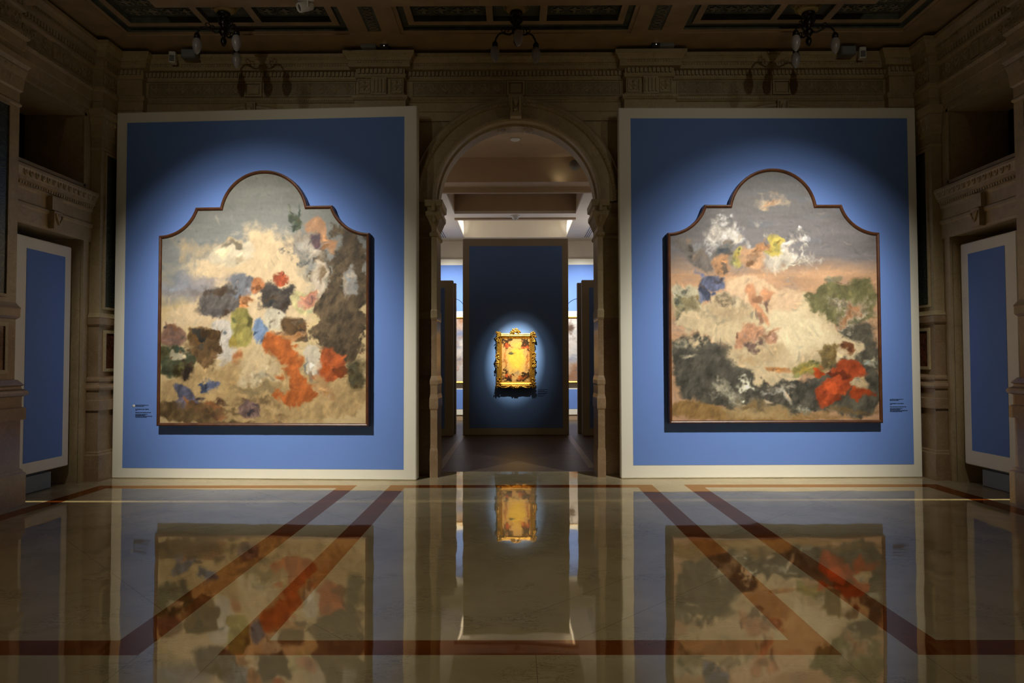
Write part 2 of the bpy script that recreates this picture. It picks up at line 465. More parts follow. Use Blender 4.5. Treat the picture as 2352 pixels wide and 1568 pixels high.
layers_left = [
 ((232,208,168), [(210,660),(330,590),(560,440),(620,370),(730,360),(850,470),(900,580),(940,700),(1000,900),(620,1010),(300,960),(90,960),(90,880),(260,790)], 22, 26, .06),
 ((150,152,160), [(80,690),(330,640),(420,700),(260,760),(80,780)], 30, 20, .1),
 ((140,108,92), [(75,950),(190,925),(245,1040),(75,1050)], 8, 12, .12),
 ((78,84,62), [(75,1030),(250,1050),(300,1180),(75,1230)], 10, 16, .25),
 ((196,188,160), [(130,1060),(155,1060),(160,1085),(230,1080),(240,1130),(140,1125)], 4, 5, .1),
 ((226,214,186), [(385,470),(600,415),(620,520),(560,610),(380,590),(350,540)], 8, 14, .08),
 ((92,78,58), [(1075,330),(1180,380),(1270,420),(1270,1150),(1000,1130),(940,980),(985,860),(1030,760),(1075,680),(1050,560),(1120,520)], 8, 30, .35),
 ((168,166,160), [(1140,700),(1190,560),(1215,640),(1235,760),(1180,770)], 6, 14, .1),
 ((214,200,178), [(960,570),(1030,560),(1040,700),(1000,790),(950,720)], 8, 12, .08),
 ((158,148,132), (940,480,115,80), 16, 34, .12),
 ((200,190,172), (930,500,70,50), 16, 20, .08),
 ((196,150,112), [(950,330),(1010,330),(1070,430),(1090,540),(1050,520),(980,430),(900,370)], 8, 14, .12),
 ((92,72,78), [(930,420),(1000,430),(1010,510),(960,480)], 6, 10, .15),
 ((74,84,62), [(790,230),(830,290),(900,320),(880,400),(830,390),(850,330)], 5, 12, .3),
 ((118,112,108), [(290,790),(340,710),(460,690),(560,750),(540,840),(420,880),(330,850)], 8, 16, .22),
 ((128,132,140), [(460,650),(600,640),(640,720),(560,790),(470,720)], 7, 14, .16),
 ((212,206,194), [(350,900),(480,880),(540,1010),(500,1150),(430,1160),(390,1060)], 7, 14, .12),
 ((112,88,58), [(235,950),(290,940),(370,930),(440,1160),(330,1190),(250,1120)], 7, 16, .25),
 ((78,72,66), [(660,690),(740,670),(790,720),(850,700),(865,800),(800,880),(740,820),(680,850),(635,770)], 8, 18, .25),
 ((172,84,52), [(720,650),(780,632),(812,650),(800,690),(750,682)], 6, 16, .25),
 ((192,128,84), [(590,680),(670,655),(690,700),(620,760)], 6, 10, .15),
 ((214,204,150), [(860,720),(960,730),(1000,830),(900,880),(850,800)], 9, 18, .14),
 ((206,144,118), (950,790,52,42), 10, 16, .15),
 ((158,150,84), [(490,830),(600,820),(615,1040),(520,1060),(500,940)], 6, 10, .16),
 ((196,140,94), [(520,830),(548,760),(590,752),(610,790),(570,838)], 9, 20, .22),
 ((190,126,80), [(510,1070),(575,1065),(540,1200),(495,1240),(500,1150)], 6, 8, .15),
 ((134,158,192), [(620,870),(700,900),(700,1030),(620,1040)], 8, 14, .12),
 ((196,168,118), [(75,1250),(260,1180),(480,1170),(600,1060),(760,1060),(900,1180),(1260,1150),(1270,1490),(75,1490)], 12, 20, .12),
 ((214,192,150), [(560,1080),(660,1030),(760,1080),(790,1250),(700,1270),(550,1260)], 14, 22, .08),
 ((166,142,98), (620,1290,150,40), 22, 30, .12),
 ((222,214,190), (745,890,66,56), 8, 14, .12),
 ((96,74,48), [(760,880),(900,880),(940,990),(930,1050),(800,1000)], 7, 14, .25),
 ((200,148,96), [(700,1000),(900,950),(920,990),(790,1040),(720,1060)], 6, 10, .14),
 ((186,104,50), [(650,1070),(700,970),(760,960),(860,1050),(900,1250),(1000,1290),(980,1350),(830,1385),(765,1330),(850,1270),(790,1150),(740,1080)], 6, 14, .2),
 ((178,92,48), [(1010,1050),(1160,1120),(1100,1250),(920,1240),(1000,1150)], 6, 14, .22),
 ((216,206,184), [(900,1060),(990,1050),(1010,1160),(1010,1260),(950,1200),(895,1130)], 6, 12, .1),
 ((190,152,104), [(960,1210),(1020,1210),(1110,1350),(1060,1360)], 6, 8, .12),
 ((92,84,58), [(1130,1140),(1265,1130),(1265,1280),(1150,1260)], 18, 24, .3),
 ((66,54,42), [(195,1200),(220,1150),(262,1170),(262,1215),(225,1230)], 8, 16, .3),
 ((96,98,118), [(150,1240),(260,1280),(300,1370),(420,1420),(330,1440),(200,1390)], 6, 12, .25),
 ((158,108,68), [(210,1330),(280,1380),(400,1350),(480,1440),(420,1460),(240,1430)], 7, 12, .2),
 ((112,92,62), [(75,1340),(180,1380),(420,1470),(850,1475),(700,1490),(75,1490)], 8, 16, .25),
 ((120,98,92), (610,1400,60,48), 6, 12, .3),
]
def base_right(x, y):
    t = np.clip((y-60)/520,0,1)[:,None]
    C = np.array((122,122,122))*(1-t)+np.array((138,134,136))*t
    t2 = np.clip((y-540+40*fbm(x/120,y/50,2))/110,0,1)[:,None]
    C = C*(1-t2)+np.array((214,172,134))*t2
    C = C*(1+.12*fbm(x/190,y/45,5))[:,None]
    b = np.clip(fbm(x/150+5,y/45,3)*1.6-.2,0,1)[:,None]
    return C*(1-b*.35)+np.array((128,144,172))*b*.35
layers_right = [
 ((212,204,172), [(70,690),(180,690),(250,740),(240,900),(70,900)], 10, 18, .1),
 ((150,140,104), [(75,760),(150,770),(250,850),(260,930),(90,900)], 12, 22, .2),
 ((120,118,80), [(820,770),(900,750),(905,690),(960,680),(1080,690),(1240,655),(1250,930),(900,930)], 8, 16, .2),
 ((150,140,110), [(940,660),(1050,655),(1050,685),(950,690)], 5, 5, .1),
 ((98,95,82), [(1000,920),(1250,910),(1260,1460),(900,1440),(820,1300),(1080,1120)], 12, 22, .25),
 ((88,86,76), [(75,1000),(220,990),(400,1060),(520,1180),(640,1240),(960,1230),(940,1420),(500,1430),(75,1360)], 12, 24, .28),
 ((226,206,166), [(260,780),(400,740),(830,740),(920,880),(1045,970),(1195,1050),(1110,1100),(900,1160),(660,1270),(500,1190),(400,1130),(390,1050),(250,1000),(110,960),(80,900),(240,870)], 10, 26, .07),
 ((246,230,190), [(600,850),(830,830),(920,930),(1000,1010),(860,1110),(640,1090),(600,960)], 30, 34, .05),
 ((204,182,144), (430,820,130,80), 20, 24, .08),
 ((196,176,140), (560,1080,150,60), 24, 26, .08),
 ((222,216,204), [(300,330),(400,370),(480,430),(500,500),(400,500),(330,450)], 22, 40, .14),
 ((120,114,108), [(85,430),(200,490),(330,580),(280,640),(190,580),(120,500)], 8, 14, .18),
 ((122,118,112), [(300,540),(380,450),(440,450),(400,540),(330,580)], 8, 12, .15),
 ((226,218,200), [(830,400),(800,480),(700,600),(590,640),(590,560),(700,470)], 22, 42, .12),
 ((208,190,96), [(640,420),(720,420),(725,500),(660,560),(600,520)], 7, 14, .16),
 ((196,182,100), [(405,540),(470,490),(500,560),(480,610),(420,590)], 6, 12, .15),
 ((222,176,134), [(460,520),(560,460),(610,500),(600,640),(500,620)], 8, 14, .1),
 ((190,138,92), [(520,500),(560,448),(620,452),(600,500),(560,515)], 9, 20, .2),
 ((196,150,108), (360,590,44,56), 8, 14, .15),
 ((104,112,142), [(270,620),(380,660),(370,730),(280,720),(240,820),(215,790)], 7, 14, .25),
 ((238,206,168), [(400,650),(560,660),(720,760),(830,740),(820,820),(720,860),(600,820),(520,830),(380,740)], 8, 14, .08),
 ((216,160,120), [(480,700),(550,710),(560,790),(640,930),(610,930),(500,780)], 6, 8, .1),
 ((212,160,124), [(410,1010),(500,930),(580,920),(580,1000),(440,1090)], 10, 20, .15),
 ((176,136,108), (620,990,60,42), 10, 22, .2),
 ((206,190,160), (1130,850,90,50), 24, 46, .16),
 ((188,138,98), (1120,850,50,26), 16, 36, .2),
 ((206,190,164), (640,235,60,26), 18, 34, .14),
 ((200,160,126), (652,236,30,14), 12, 24, .12),
 ((152,142,80), [(740,1160),(880,1140),(960,1200),(900,1220),(750,1200)], 6, 10, .16),
 ((204,152,100), [(580,1160),(740,1170),(740,1195),(640,1195)], 5, 8, .12),
 ((126,110,72), [(900,1080),(1010,1060),(1010,1180),(900,1180)], 8, 16, .22),
 ((124,78,50), [(1010,1060),(1060,1020),(1100,1050),(1090,1090),(1040,1080)], 8, 16, .25),
 ((186,84,46), [(1000,1140),(1110,1110),(1180,1230),(1060,1290),(970,1390),(930,1400),(865,1320),(900,1260),(990,1240)], 6, 14, .18),
 ((206,184,144), [(1080,1220),(1180,1230),(1180,1280),(1090,1290)], 7, 12, .15),
 ((200,196,172), [(300,1230),(380,1290),(420,1340),(560,1370),(600,1420),(410,1400),(380,1330)], 16, 26, .25),
 ((212,204,184), [(600,1270),(700,1300),(750,1370),(730,1380),(670,1310)], 8, 14, .2),
 ((176,174,152), [(760,1360),(860,1400),(850,1430),(760,1430)], 16, 26, .3),
 ((190,186,160), [(1150,1120),(1240,1160),(1240,1180),(1160,1150)], 7, 12, .2),
 ((172,168,146), [(80,1040),(150,1000),(170,1040),(100,1060)], 8, 14, .2),
 ((160,156,136), [(90,1100),(220,1110),(200,1120)], 7, 10, .2),
 ((162,130,80), [(75,1350),(230,1360),(330,1400),(520,1440),(900,1450),(1260,1460),(75,1480)], 8, 12, .16),
 ((196,170,120), [(330,1400),(560,1420),(760,1445),(400,1440)], 10, 14, .12),
]
def base_gilt(x, y):
    d = np.hypot((x-650)/200,(y-680)/340)+fbm(x/90,y/90,2)*.28
    t = np.clip((d-.5)/.55,0,1)[:,None]
    C = np.array((250,206,84))*(1-t)+np.array((222,176,112))*t
    return C*(1+.08*fbm(x/40,y/40,1))[:,None]
layers_gilt = [
 ((60,38,18), [(360,270),(620,270),(560,320),(510,400),(470,520),(390,520)], 16, 40, .5),
 ((60,38,18), [(700,270),(905,270),(905,540),(830,500),(770,450),(740,330)], 16, 40, .5),
 ((54,34,16), [(370,860),(430,880),(510,980),(600,1120),(560,1160),(370,1160)], 16, 42, .5),
 ((58,36,17), [(905,900),(780,960),(740,1030),(650,1130),(680,1160),(905,1160)], 16, 42, .5),
 ((190,84,40), (450,400,60,60), 14, 40, .3),
 ((200,92,46), (820,450,70,46), 14, 40, .3),
 ((186,84,40), (460,1040,70,44), 14, 36, .3),
 ((178,96,44), (760,1080,80,44), 14, 36, .3),
 ((96,96,62), (560,590,50,34), 8, 26, .2),
 ((200,166,120), (640,980,70,60), 20, 40, .2),
 ((172,110,54), (870,720,26,160), 12, 26, .3),
 ((172,110,54), (420,720,22,160), 12, 26, .3),
]
def base_far(x, y):
    C = np.array((186,180,172))*np.ones((len(x),1))
    a = np.clip(fbm(x/140,y/120,1,5)*2.2,0,1)[:,None]; C = C*(1-a)+np.array((150,112,84))*a
    b = np.clip(fbm(x/110+9,y/90,3,5)*2.2-.3,0,1)[:,None]; C = C*(1-b)+np.array((120,128,150))*b
    c = np.clip(fbm(x/80+30,y/80,4,5)*2.6-.7,0,1)[:,None]; C = C*(1-c)+np.array((90,70,56))*c
    d = np.clip(fbm(x/60+70,y/60,5,5)*2.6-1.0,0,1)[:,None]; C = C*(1-d)+np.array((184,96,62))*d
    return C

def arched_outline(w, h, zs, z1, xflat, n=26):
    """outline of the shaped top, left bottom corner round to right bottom, centred on x=0
       zs shoulder height, z1 flat height, xflat half width of the flat's inner end; returns points"""
    hw = w/2; xs_ = hw-.486*w/2.77
    d = hw-xs_; e = z1-zs; r = (d*d+e*e)/(2*e)
    P = [(-hw,0),(-hw,zs)]
    a1 = math.asin(min(1,d/r))
    for i in range(1,13):
        a = a1*i/12; P.append((-hw+r*math.sin(a), zs+r-r*math.cos(a)))
    P.append((-xflat,z1))
    e2 = h-z1; R = (xflat**2+e2**2)/(2*e2); cz = h-R
    a0 = math.atan2(z1-cz,-xflat)
    a2 = math.atan2(z1-cz,xflat)
    for i in range(1,n):
        a = a0+(a2-a0)*i/n; P.append((R*math.cos(a), cz+R*math.sin(a)))
    P.append((xflat,z1)); 
    R_ = [(-x,z) for x,z in P[:14]][::-1]
    return P+R_
def top_of(P, x):
    """height of the outline above x"""
    best = -1
    for (ax,az),(bx,bz) in zip(P,P[1:]):
        if min(ax,bx) <= x <= max(ax,bx) and abs(bx-ax) > 1e-6:
            best = max(best, az+(bz-az)*(x-ax)/(bx-ax))
    return best

def shaped_painting(name, loc, rz, w, h, zs, z1, xflat, layers, base, bright, crop, label):
    root = empty(name, loc, rz, label, 'painting')
    P = arched_outline(w, h, zs, z1, xflat)
    wall = lambda a,b,c: (a,-c,b)
    fr = MB()
    # outward offset: traversed clockwise seen from the room
    prof = [(0,-.078),(0,.006),(-.006,.016),(-.018,.020),(-.030,.014),(-.040,.004),(-.042,-.02)]
    fr.sweep(P, prof, closed=True, side=-1, xf=wall)
    fr.build('frame', M['wood_frame'], root)
    bk = MB(); 
    Pi = [(x*.985, z) for x,z in P]
    fr2 = MB(); fr2.sweep(P, [(-.015,-.078),(-.06,-.078),(-.06,-.03)], closed=True, side=-1, xf=wall)
    fr2.build('stretcher', M['wood_frame'], root)
    x0, x1, y0, y1 = crop
    inner = w/2-.03
    xs = list(np.linspace(-inner, inner, 300))
    e_x = xflat-.03
    xs = sorted(xs+[-e_x,-e_x,e_x,e_x])
    tops = []; seen = {}
    for x in xs:
        t = top_of(P, x); seen[x] = seen.get(x,0)+1
        if abs(x) > e_x or (x == -e_x and seen[x] == 1) or (x == e_x and seen[x] == 2): t = min(t, z1)
        tops.append(t-.03)
    def cf(X, Z):
        px = x0+(X+w/2)/w*(x1-x0); py = y1-Z/h*(y1-y0)
        return paint(px, py, base, layers, bright)
    canvas_mesh('canvas', xs, tops, .03, 340, cf, root, y=.004)
    return root

# ------------------------------------------------------------------ hall dimensions
HX = 5.5          # side wall plane
YW = 9.3          # back wall plane
CZ = 5.7          # ceiling
AZ, AR = 3.65, 1.085

# floor with inlaid bands
def breaks(*a): return sorted(set(round(v,4) for v in a))
fl = MB()
xb = breaks(-9,-5.13,-4.94,-2.155,-1.95,-1.54,-1.34,1.47,1.67,2.06,2.265,4.94,5.15,9)
yb = breaks(-5,3.6,3.79,8.36,8.55,9.6)
for i in range(len(xb)-1):
    for j in range(len(yb)-1):
        xa,xc = xb[i],xb[i+1]; ya,yc = yb[j],yb[j+1]; x=(xa+xc)/2; y=(ya+yc)/2
        red = False
        if 3.6 < y < 8.55:
            for (u0,u1) in ((-5.13,-1.95),(-1.54,1.67),(2.06,5.15)):
                if u0 < x < u1:
                    if not (u0+.18 < x < u1-.18 and 3.79 < y < 8.36): red = True
            # side rectangles keep their long outer side towards the pier as well
        fl.cur = 1 if red else 0
        fl.add([(xa,ya,0),(xc,ya,0),(xc,yc,0),(xa,yc,0)],[(0,1,2,3)])
# outer runner along the side walls continues towards the viewer
struct('floor', fl, [M['floor_cream'], M['floor_red']])
f2 = MB()
f2.add([(-4.5,9.6,0),(4.5,9.6,0),(4.5,19,0),(-4.5,19,0)],[(0,1,2,3)])
w2 = struct('floor', f2, M['wood_floor'])
for s in (-1,1):
    tr = MB().box(s*1.04,s*1.14,9.9,14.3,-.004,.003) if s>0 else MB().box(-1.14,-1.04,9.9,14.3,-.004,.003)
    struct('trim_1', tr, M['pale_wood'])

# ---- back wall with the arched opening
def arch_wall(x0, x1, zt, y0, y1, r, zc, n=40):
    mb = MB()
    pts = [(.025-r,0)]+[(.025-r*math.cos(PI*i/n), zc+r*math.sin(PI*i/n)) for i in range(n+1)]+[(.025+r,0)]
    for y in (y0,y1):
        mb.add([(x0,y,0),(.025-r,y,0),(.025-r,y,zc),(x0,y,zc)],[(0,1,2,3)])
        mb.add([(.025+r,y,0),(x1,y,0),(x1,y,zc),(.025+r,y,zc)],[(0,1,2,3)])
        mb.add([(x0,y,zc),(.025-r,y,zc),(.025-r,y,zt),(x0,y,zt)],[(0,1,2,3)])
        mb.add([(.025+r,y,zc),(x1,y,zc),(x1,y,zt),(.025+r,y,zt)],[(0,1,2,3)])
        for i in range(n):
            a = pts[1+i]; b = pts[2+i]
            mb.add([(a[0],y,a[1]),(b[0],y,b[1]),(b[0],y,zt),(a[0],y,zt)],[(0,1,2,3)])
    for a,b in zip(pts,pts[1:]):
        mb.add([(a[0],y0,a[1]),(b[0],y0,b[1]),(b[0],y1,b[1]),(a[0],y1,a[1])],[(0,1,2,3)], abs(a[1]-b[1])<1)
    return mb
struct('wall_back', arch_wall(-HX-.6, HX+.6, CZ+.4, YW+.008, 9.6, AR, AZ), M['stone'])

# ---- scroll ornament unit, flat in XZ, about 1 wide and 1 high, rising along -Y
def scroll_unit():
    u = MB()
    for sx in (-1,1):
        for sz in (-1,1):
            pts = []
            for i in range(15):
                a = i/14*3.6*PI/2
                r = .22*(1-.62*i/14)
                pts.append((sx*(.24+r*math.cos(a+PI*.9)), 0, sz*(.22+r*math.sin(a+PI*.9))))
            u.tube(pts, .045, 5, taper=lambda t:1-.4*t)
    u.ell((0,0,.0),(.06,.05,.22),8,5)
    for a in (-1,1):
        u.ell((a*.13,0,0),(.12,.045,.045),8,5)
        u.ell((a*.07,0,.30),(.045,.04,.12),8,5, Matrix.Rotation(a*.5,3,'Y'))
    u.ell((0,0,.36),(.04,.05,.10),8,5)
    return u
SU = scroll_unit()
def place_scroll(mb, p, d, w, h, depth):
    """p centre, d unit direction along the wall"""
    d = Vector(d).normalized(); n = Vector((d.y,-d.x,0))
    Mx = Matrix(((d.x*w, -n.x*depth, 0, p[0]),(d.y*w, -n.y*depth, 0, p[1]),(0,0,h,p[2]),(0,0,0,1)))
    mb.merge(SU, Mx)

# ---- entablature running round the hall
half = [(-5.5,-3),(-5.5,5.9),(-5.37,5.9),(-5.37,7.39),(-5.5,7.39),(-5.5,8.87),(-5.37,8.87),(-5.37,9.2),(-5.03,9.2),(-5.03,9.3),(-2.12,9.3),(-2.12,9.2),(-1.5,9.2),(-1.5,9.3)]
path = half+[(-x,y) for x,y in half[::-1]]
prof = [(0,4.78),(.02,4.78),(.02,4.90),(.034,4.905),(.034,5.02),(.05,5.03),(.062,5.05),(.062,5.085),(.03,5.10),(.02,5.118),(0,5.12),(0,5.33),(.02,5.335),(.034,5.355),(.034,5.385),(.02,5.388),(.02,5.455),(.10,5.455),(.10,5.535),(.112,5.54),(.13,5.575),(.155,5.60),(.165,5.605),(.165,5.65),(0,5.655)]
en = MB(); en.sweep(path, prof, side=1)
# corona sits on ressauts; dentil rows
def run(path, pitch, z0, z1, o0, o1, wfrac, mb):
    n = len(path)
    for (a,b) in zip(path,path[1:]):
        a = Vector(a); b = Vector(b); d = b-a; L = d.length
        if L < .15: continue
        d.normalize(); nn = Vector((d.y,-d.x))
        k = max(1,int(L/pitch)); st = L/k
        for i in range(k):
            c = a+d*(st*(i+.5))
            if c.y < 5.5: continue
            w = st*wfrac/2
            q = [c-d*w+nn*o0, c+d*w+nn*o0, c+d*w+nn*o1, c-d*w+nn*o1]
            mb.add([(p.x,p.y,z) for z in (z0,z1) for p in q], [(0,3,2,1),(4,5,6,7),(0,1,5,4),(1,2,6,5),(2,3,7,6),(3,0,4,7)])
dn = MB(); run(path, .052, 5.392, 5.452, .0, .045, .6, dn); run(path, .036, 5.505, 5.53, .09, .112, .55, dn)
run(path, .03, 5.05, 5.068, .05, .072, .6, dn)
e_ = struct('trim_2', en, M['stone']); dn.build('dentils', M['stone'], e_)
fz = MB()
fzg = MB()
def frieze_run(x0, x1, y, z=5.225, h=.19, dirv=(1,0,0), sgn=1, fixed=None):
    n = max(1, round(abs(x1-x0)/.172)); st = (x1-x0)/n
    for i in range(n):
        c = x0+st*(i+.5)
        if fixed is None: place_scroll(fz, (c,y,z), dirv, abs(st)*.98, h, .30)
        else: place_scroll(fz, (fixed,c,z), dirv, abs(st)*.98, h, .30)
def frame_rect(mb, x0, x1, z0, z1, y, t=.012, d=.014, xf=None):
    f = xf or (lambda a,b,c:(a,b,c))
    for (a0,a1,b0,b1) in ((x0+t,x1-t,z0,z0+t),(x0+t,x1-t,z1-t,z1),(x0,x0+t,z0,z1),(x1-t,x1,z0,z1)):
        q = MB().box(a0,a1,y-d,y+.003,b0,b1); q.v = [f(*p) for p in q.v]; mb.merge(q)
for (c, lo, hi) in ((0,-1.40,1.44),(-3.575,-5.0,-2.17),(3.6,2.2,5.0)):
    frieze_run(lo+.02, c-.14, 9.298); frieze_run(c+.17, hi-.02, 9.298)
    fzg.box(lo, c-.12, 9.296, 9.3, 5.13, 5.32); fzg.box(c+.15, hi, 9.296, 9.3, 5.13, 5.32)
    frame_rect(fz, lo, c-.12, 5.128, 5.322, 9.3); frame_rect(fz, c+.15, hi, 5.128, 5.322, 9.3)
    frame_rect(fz, c-.105, c+.135, 5.125, 5.325, 9.3, .022, .03)
    fz.box(c-.06,c+.09,9.285,9.302,5.165,5.285)
for s in (-1,1):
    for (a,b) in ((1.52,1.68),(1.95,2.11)):
        x = s*(a+b)/2
        place_scroll(fz, (x,9.198,5.225), (1,0,0), .15, .17, .30)
        frame_rect(fz, x-.08, x+.08, 5.13, 5.32, 9.2, .01)
    x0,x1 = sorted((s*1.725,s*1.925))
    fz.box(x0,x1,9.16,9.2,5.10,5.34)
    for k in range(4):
        xx = x0+.018+k*.048; fz.box(xx,xx+.022,9.145,9.162,5.13,5.31)
    # side wall frieze
    X = s*(HX-.002); dv = (0,s*-1,0) if s > 0 else (0,1,0)
    frieze_run(8.82, 8.26, 0, dirv=dv, fixed=X); frieze_run(8.06, 7.50, 0, dirv=dv, fixed=X)
    frieze_run(7.4, 6.2, 0, dirv=dv, fixed=s*5.368)
    frieze_run(9.16, 8.90, 0, dirv=dv, fixed=s*5.368)
    g = MB(); frame_rect(g, 8.09,8.24,5.13,5.32,0,.02,.02)
    g.v = [(s*(HX+p[1]), p[0], p[2]) for p in g.v]; fz.merge(g)
fz.build('carved_frieze', M['stone'], e_)
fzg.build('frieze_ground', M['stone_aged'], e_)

# ---- arch surround: jamb piers with pedestal mouldings, imposts and archivolt
jprof = [(.035,0),(.035,.34),(.03,.36),(.02,.385),(.02,.88),(.04,.90),(.045,.93),(.045,1.03),(.03,1.06),(.02,1.09),(.02,1.20),(.035,1.22),(.035,1.27),(.015,1.31),(0,1.33),(0,2.06),(.012,2.08),(.015,2.10),(.015,2.19),(0,2.21),(0,3.17),(.022,3.18),(.03,3.20),(.022,3.225),(0,3.24),(0,3.30),(.02,3.34),(.06,3.42),(.085,3.45),(.085,3.50),(.06,3.51),(.06,3.56),(.095,3.57),(.10,3.65),(0,3.655)]
for s in (-1,1):
    p = [(.025+s*x_,y_) for x_,y_ in ((1.55,9.3),(1.137,9.3),(1.137,9.12),(1.066,9.12),(1.066,9.62))]
    jm = MB(); jm.cur = 0
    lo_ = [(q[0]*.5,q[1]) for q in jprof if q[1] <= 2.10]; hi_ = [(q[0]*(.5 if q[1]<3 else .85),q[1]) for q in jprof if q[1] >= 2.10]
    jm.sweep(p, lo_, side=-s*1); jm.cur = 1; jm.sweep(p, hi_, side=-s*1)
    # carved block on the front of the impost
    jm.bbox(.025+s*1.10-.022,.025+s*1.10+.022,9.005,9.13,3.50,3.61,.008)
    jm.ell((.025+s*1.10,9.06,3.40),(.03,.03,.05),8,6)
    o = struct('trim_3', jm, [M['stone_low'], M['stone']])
def ring(mb, cx, cz, y, prof, a0=0, a1=PI, n=56):
    """prof (radius, y-projection)"""
    k = len(prof); V = []; F = []
    for i in range(n+1):
        a = a0+(a1-a0)*i/n
        for r,d in prof: V.append((cx-r*math.cos(a), y-d, cz+r*math.sin(a)))
    for i in range(n):
        for t in range(k-1): F.append((i*k+t,(i+1)*k+t,(i+1)*k+t+1,i*k+t+1))
    mb.add(V,F)
ar = MB()
ring(ar, .025, AZ, 9.3, [(1.075,-.3),(1.06,-.25),(1.06,.0),(1.085,.02),(1.085,.15),(1.10,.18),(1.125,.18),(1.135,.145),(1.15,.145),(1.15,.13),(1.285,.13),(1.295,.155),(1.325,.165),(1.345,.15),(1.35,.10),(1.40,.09),(1.415,.10),(1.43,.06),(1.43,0)])
for i in range(95):
    a = PI*(i+.5)/95; ar.ell((.025-1.31*math.cos(a), 9.135, AZ+1.31*math.sin(a)), (.011,.011,.011), 5, 4)
# raised panels on the soffit beside the crown
for x in (-.20,.155):
    for dx in (0,.09):
        ar.ell((x+dx-.02, 9.42, AZ+1.045*math.sqrt(1-(x/1.07)**2)), (.014,.10,.03), 8, 5)
ao = struct('trim_4', ar, M['stone'])
ks = MB()
ks.add([(-.06,9.02,4.75),(.085,9.02,4.75),(.105,8.99,5.02),(-.08,8.99,5.02),(-.06,9.3,4.75),(.085,9.3,4.75),(.105,9.3,5.02),(-.08,9.3,5.02)],[(0,1,2,3),(4,7,6,5),(0,4,5,1),(1,5,6,2),(2,6,7,3),(3,7,4,0)])
for s in (-1,1):
    ks.tube([(.0125+s*.055,8.985,5.0),(.0125+s*.055,8.975,4.9),(.0125+s*.05,9.0,4.8)], .012, 6)
ks.ell((.0125,8.985,4.93),(.03,.02,.05),8,6); ks.ell((.0125,9.0,4.84),(.035,.022,.025),8,6)
for a in (-.5,.5): ks.ell((.0125+a*.06,8.985,4.965),(.012,.015,.045),6,5,Matrix.Rotation(a,3,'Y'))
ks.build('keystone', M['stone'], ao)
# blind arches of the side bays, their crowns showing above the display walls
for s,c in ((-1,-3.575),(1,3.6)):
    b = MB(); ring(b, c, AZ, 9.3, [(1.12,.0),(1.12,.05),(1.28,.05),(1.30,.07),(1.33,.07),(1.36,.04),(1.42,.03),(1.42,0)], PI*.28, PI*.72, 30)
    b.box(c-.075,c+.075,9.19,9.3,4.75,5.02)
    b.tube([(c-.05,9.18,5.0),(c-.045,9.185,4.85)],.012,6); b.tube([(c+.05,9.18,5.0),(c+.045,9.185,4.85)],.012,6)
    b.ell((c,9.185,4.92),(.028,.015,.05),8,6)
    struct('trim_5', b, M['stone'])
    x0,x1 = sorted((s*1.5,s*2.12))
    struct('trim_6', MB().box(x0,x1,9.2,9.3,0,4.8), M['stone'])

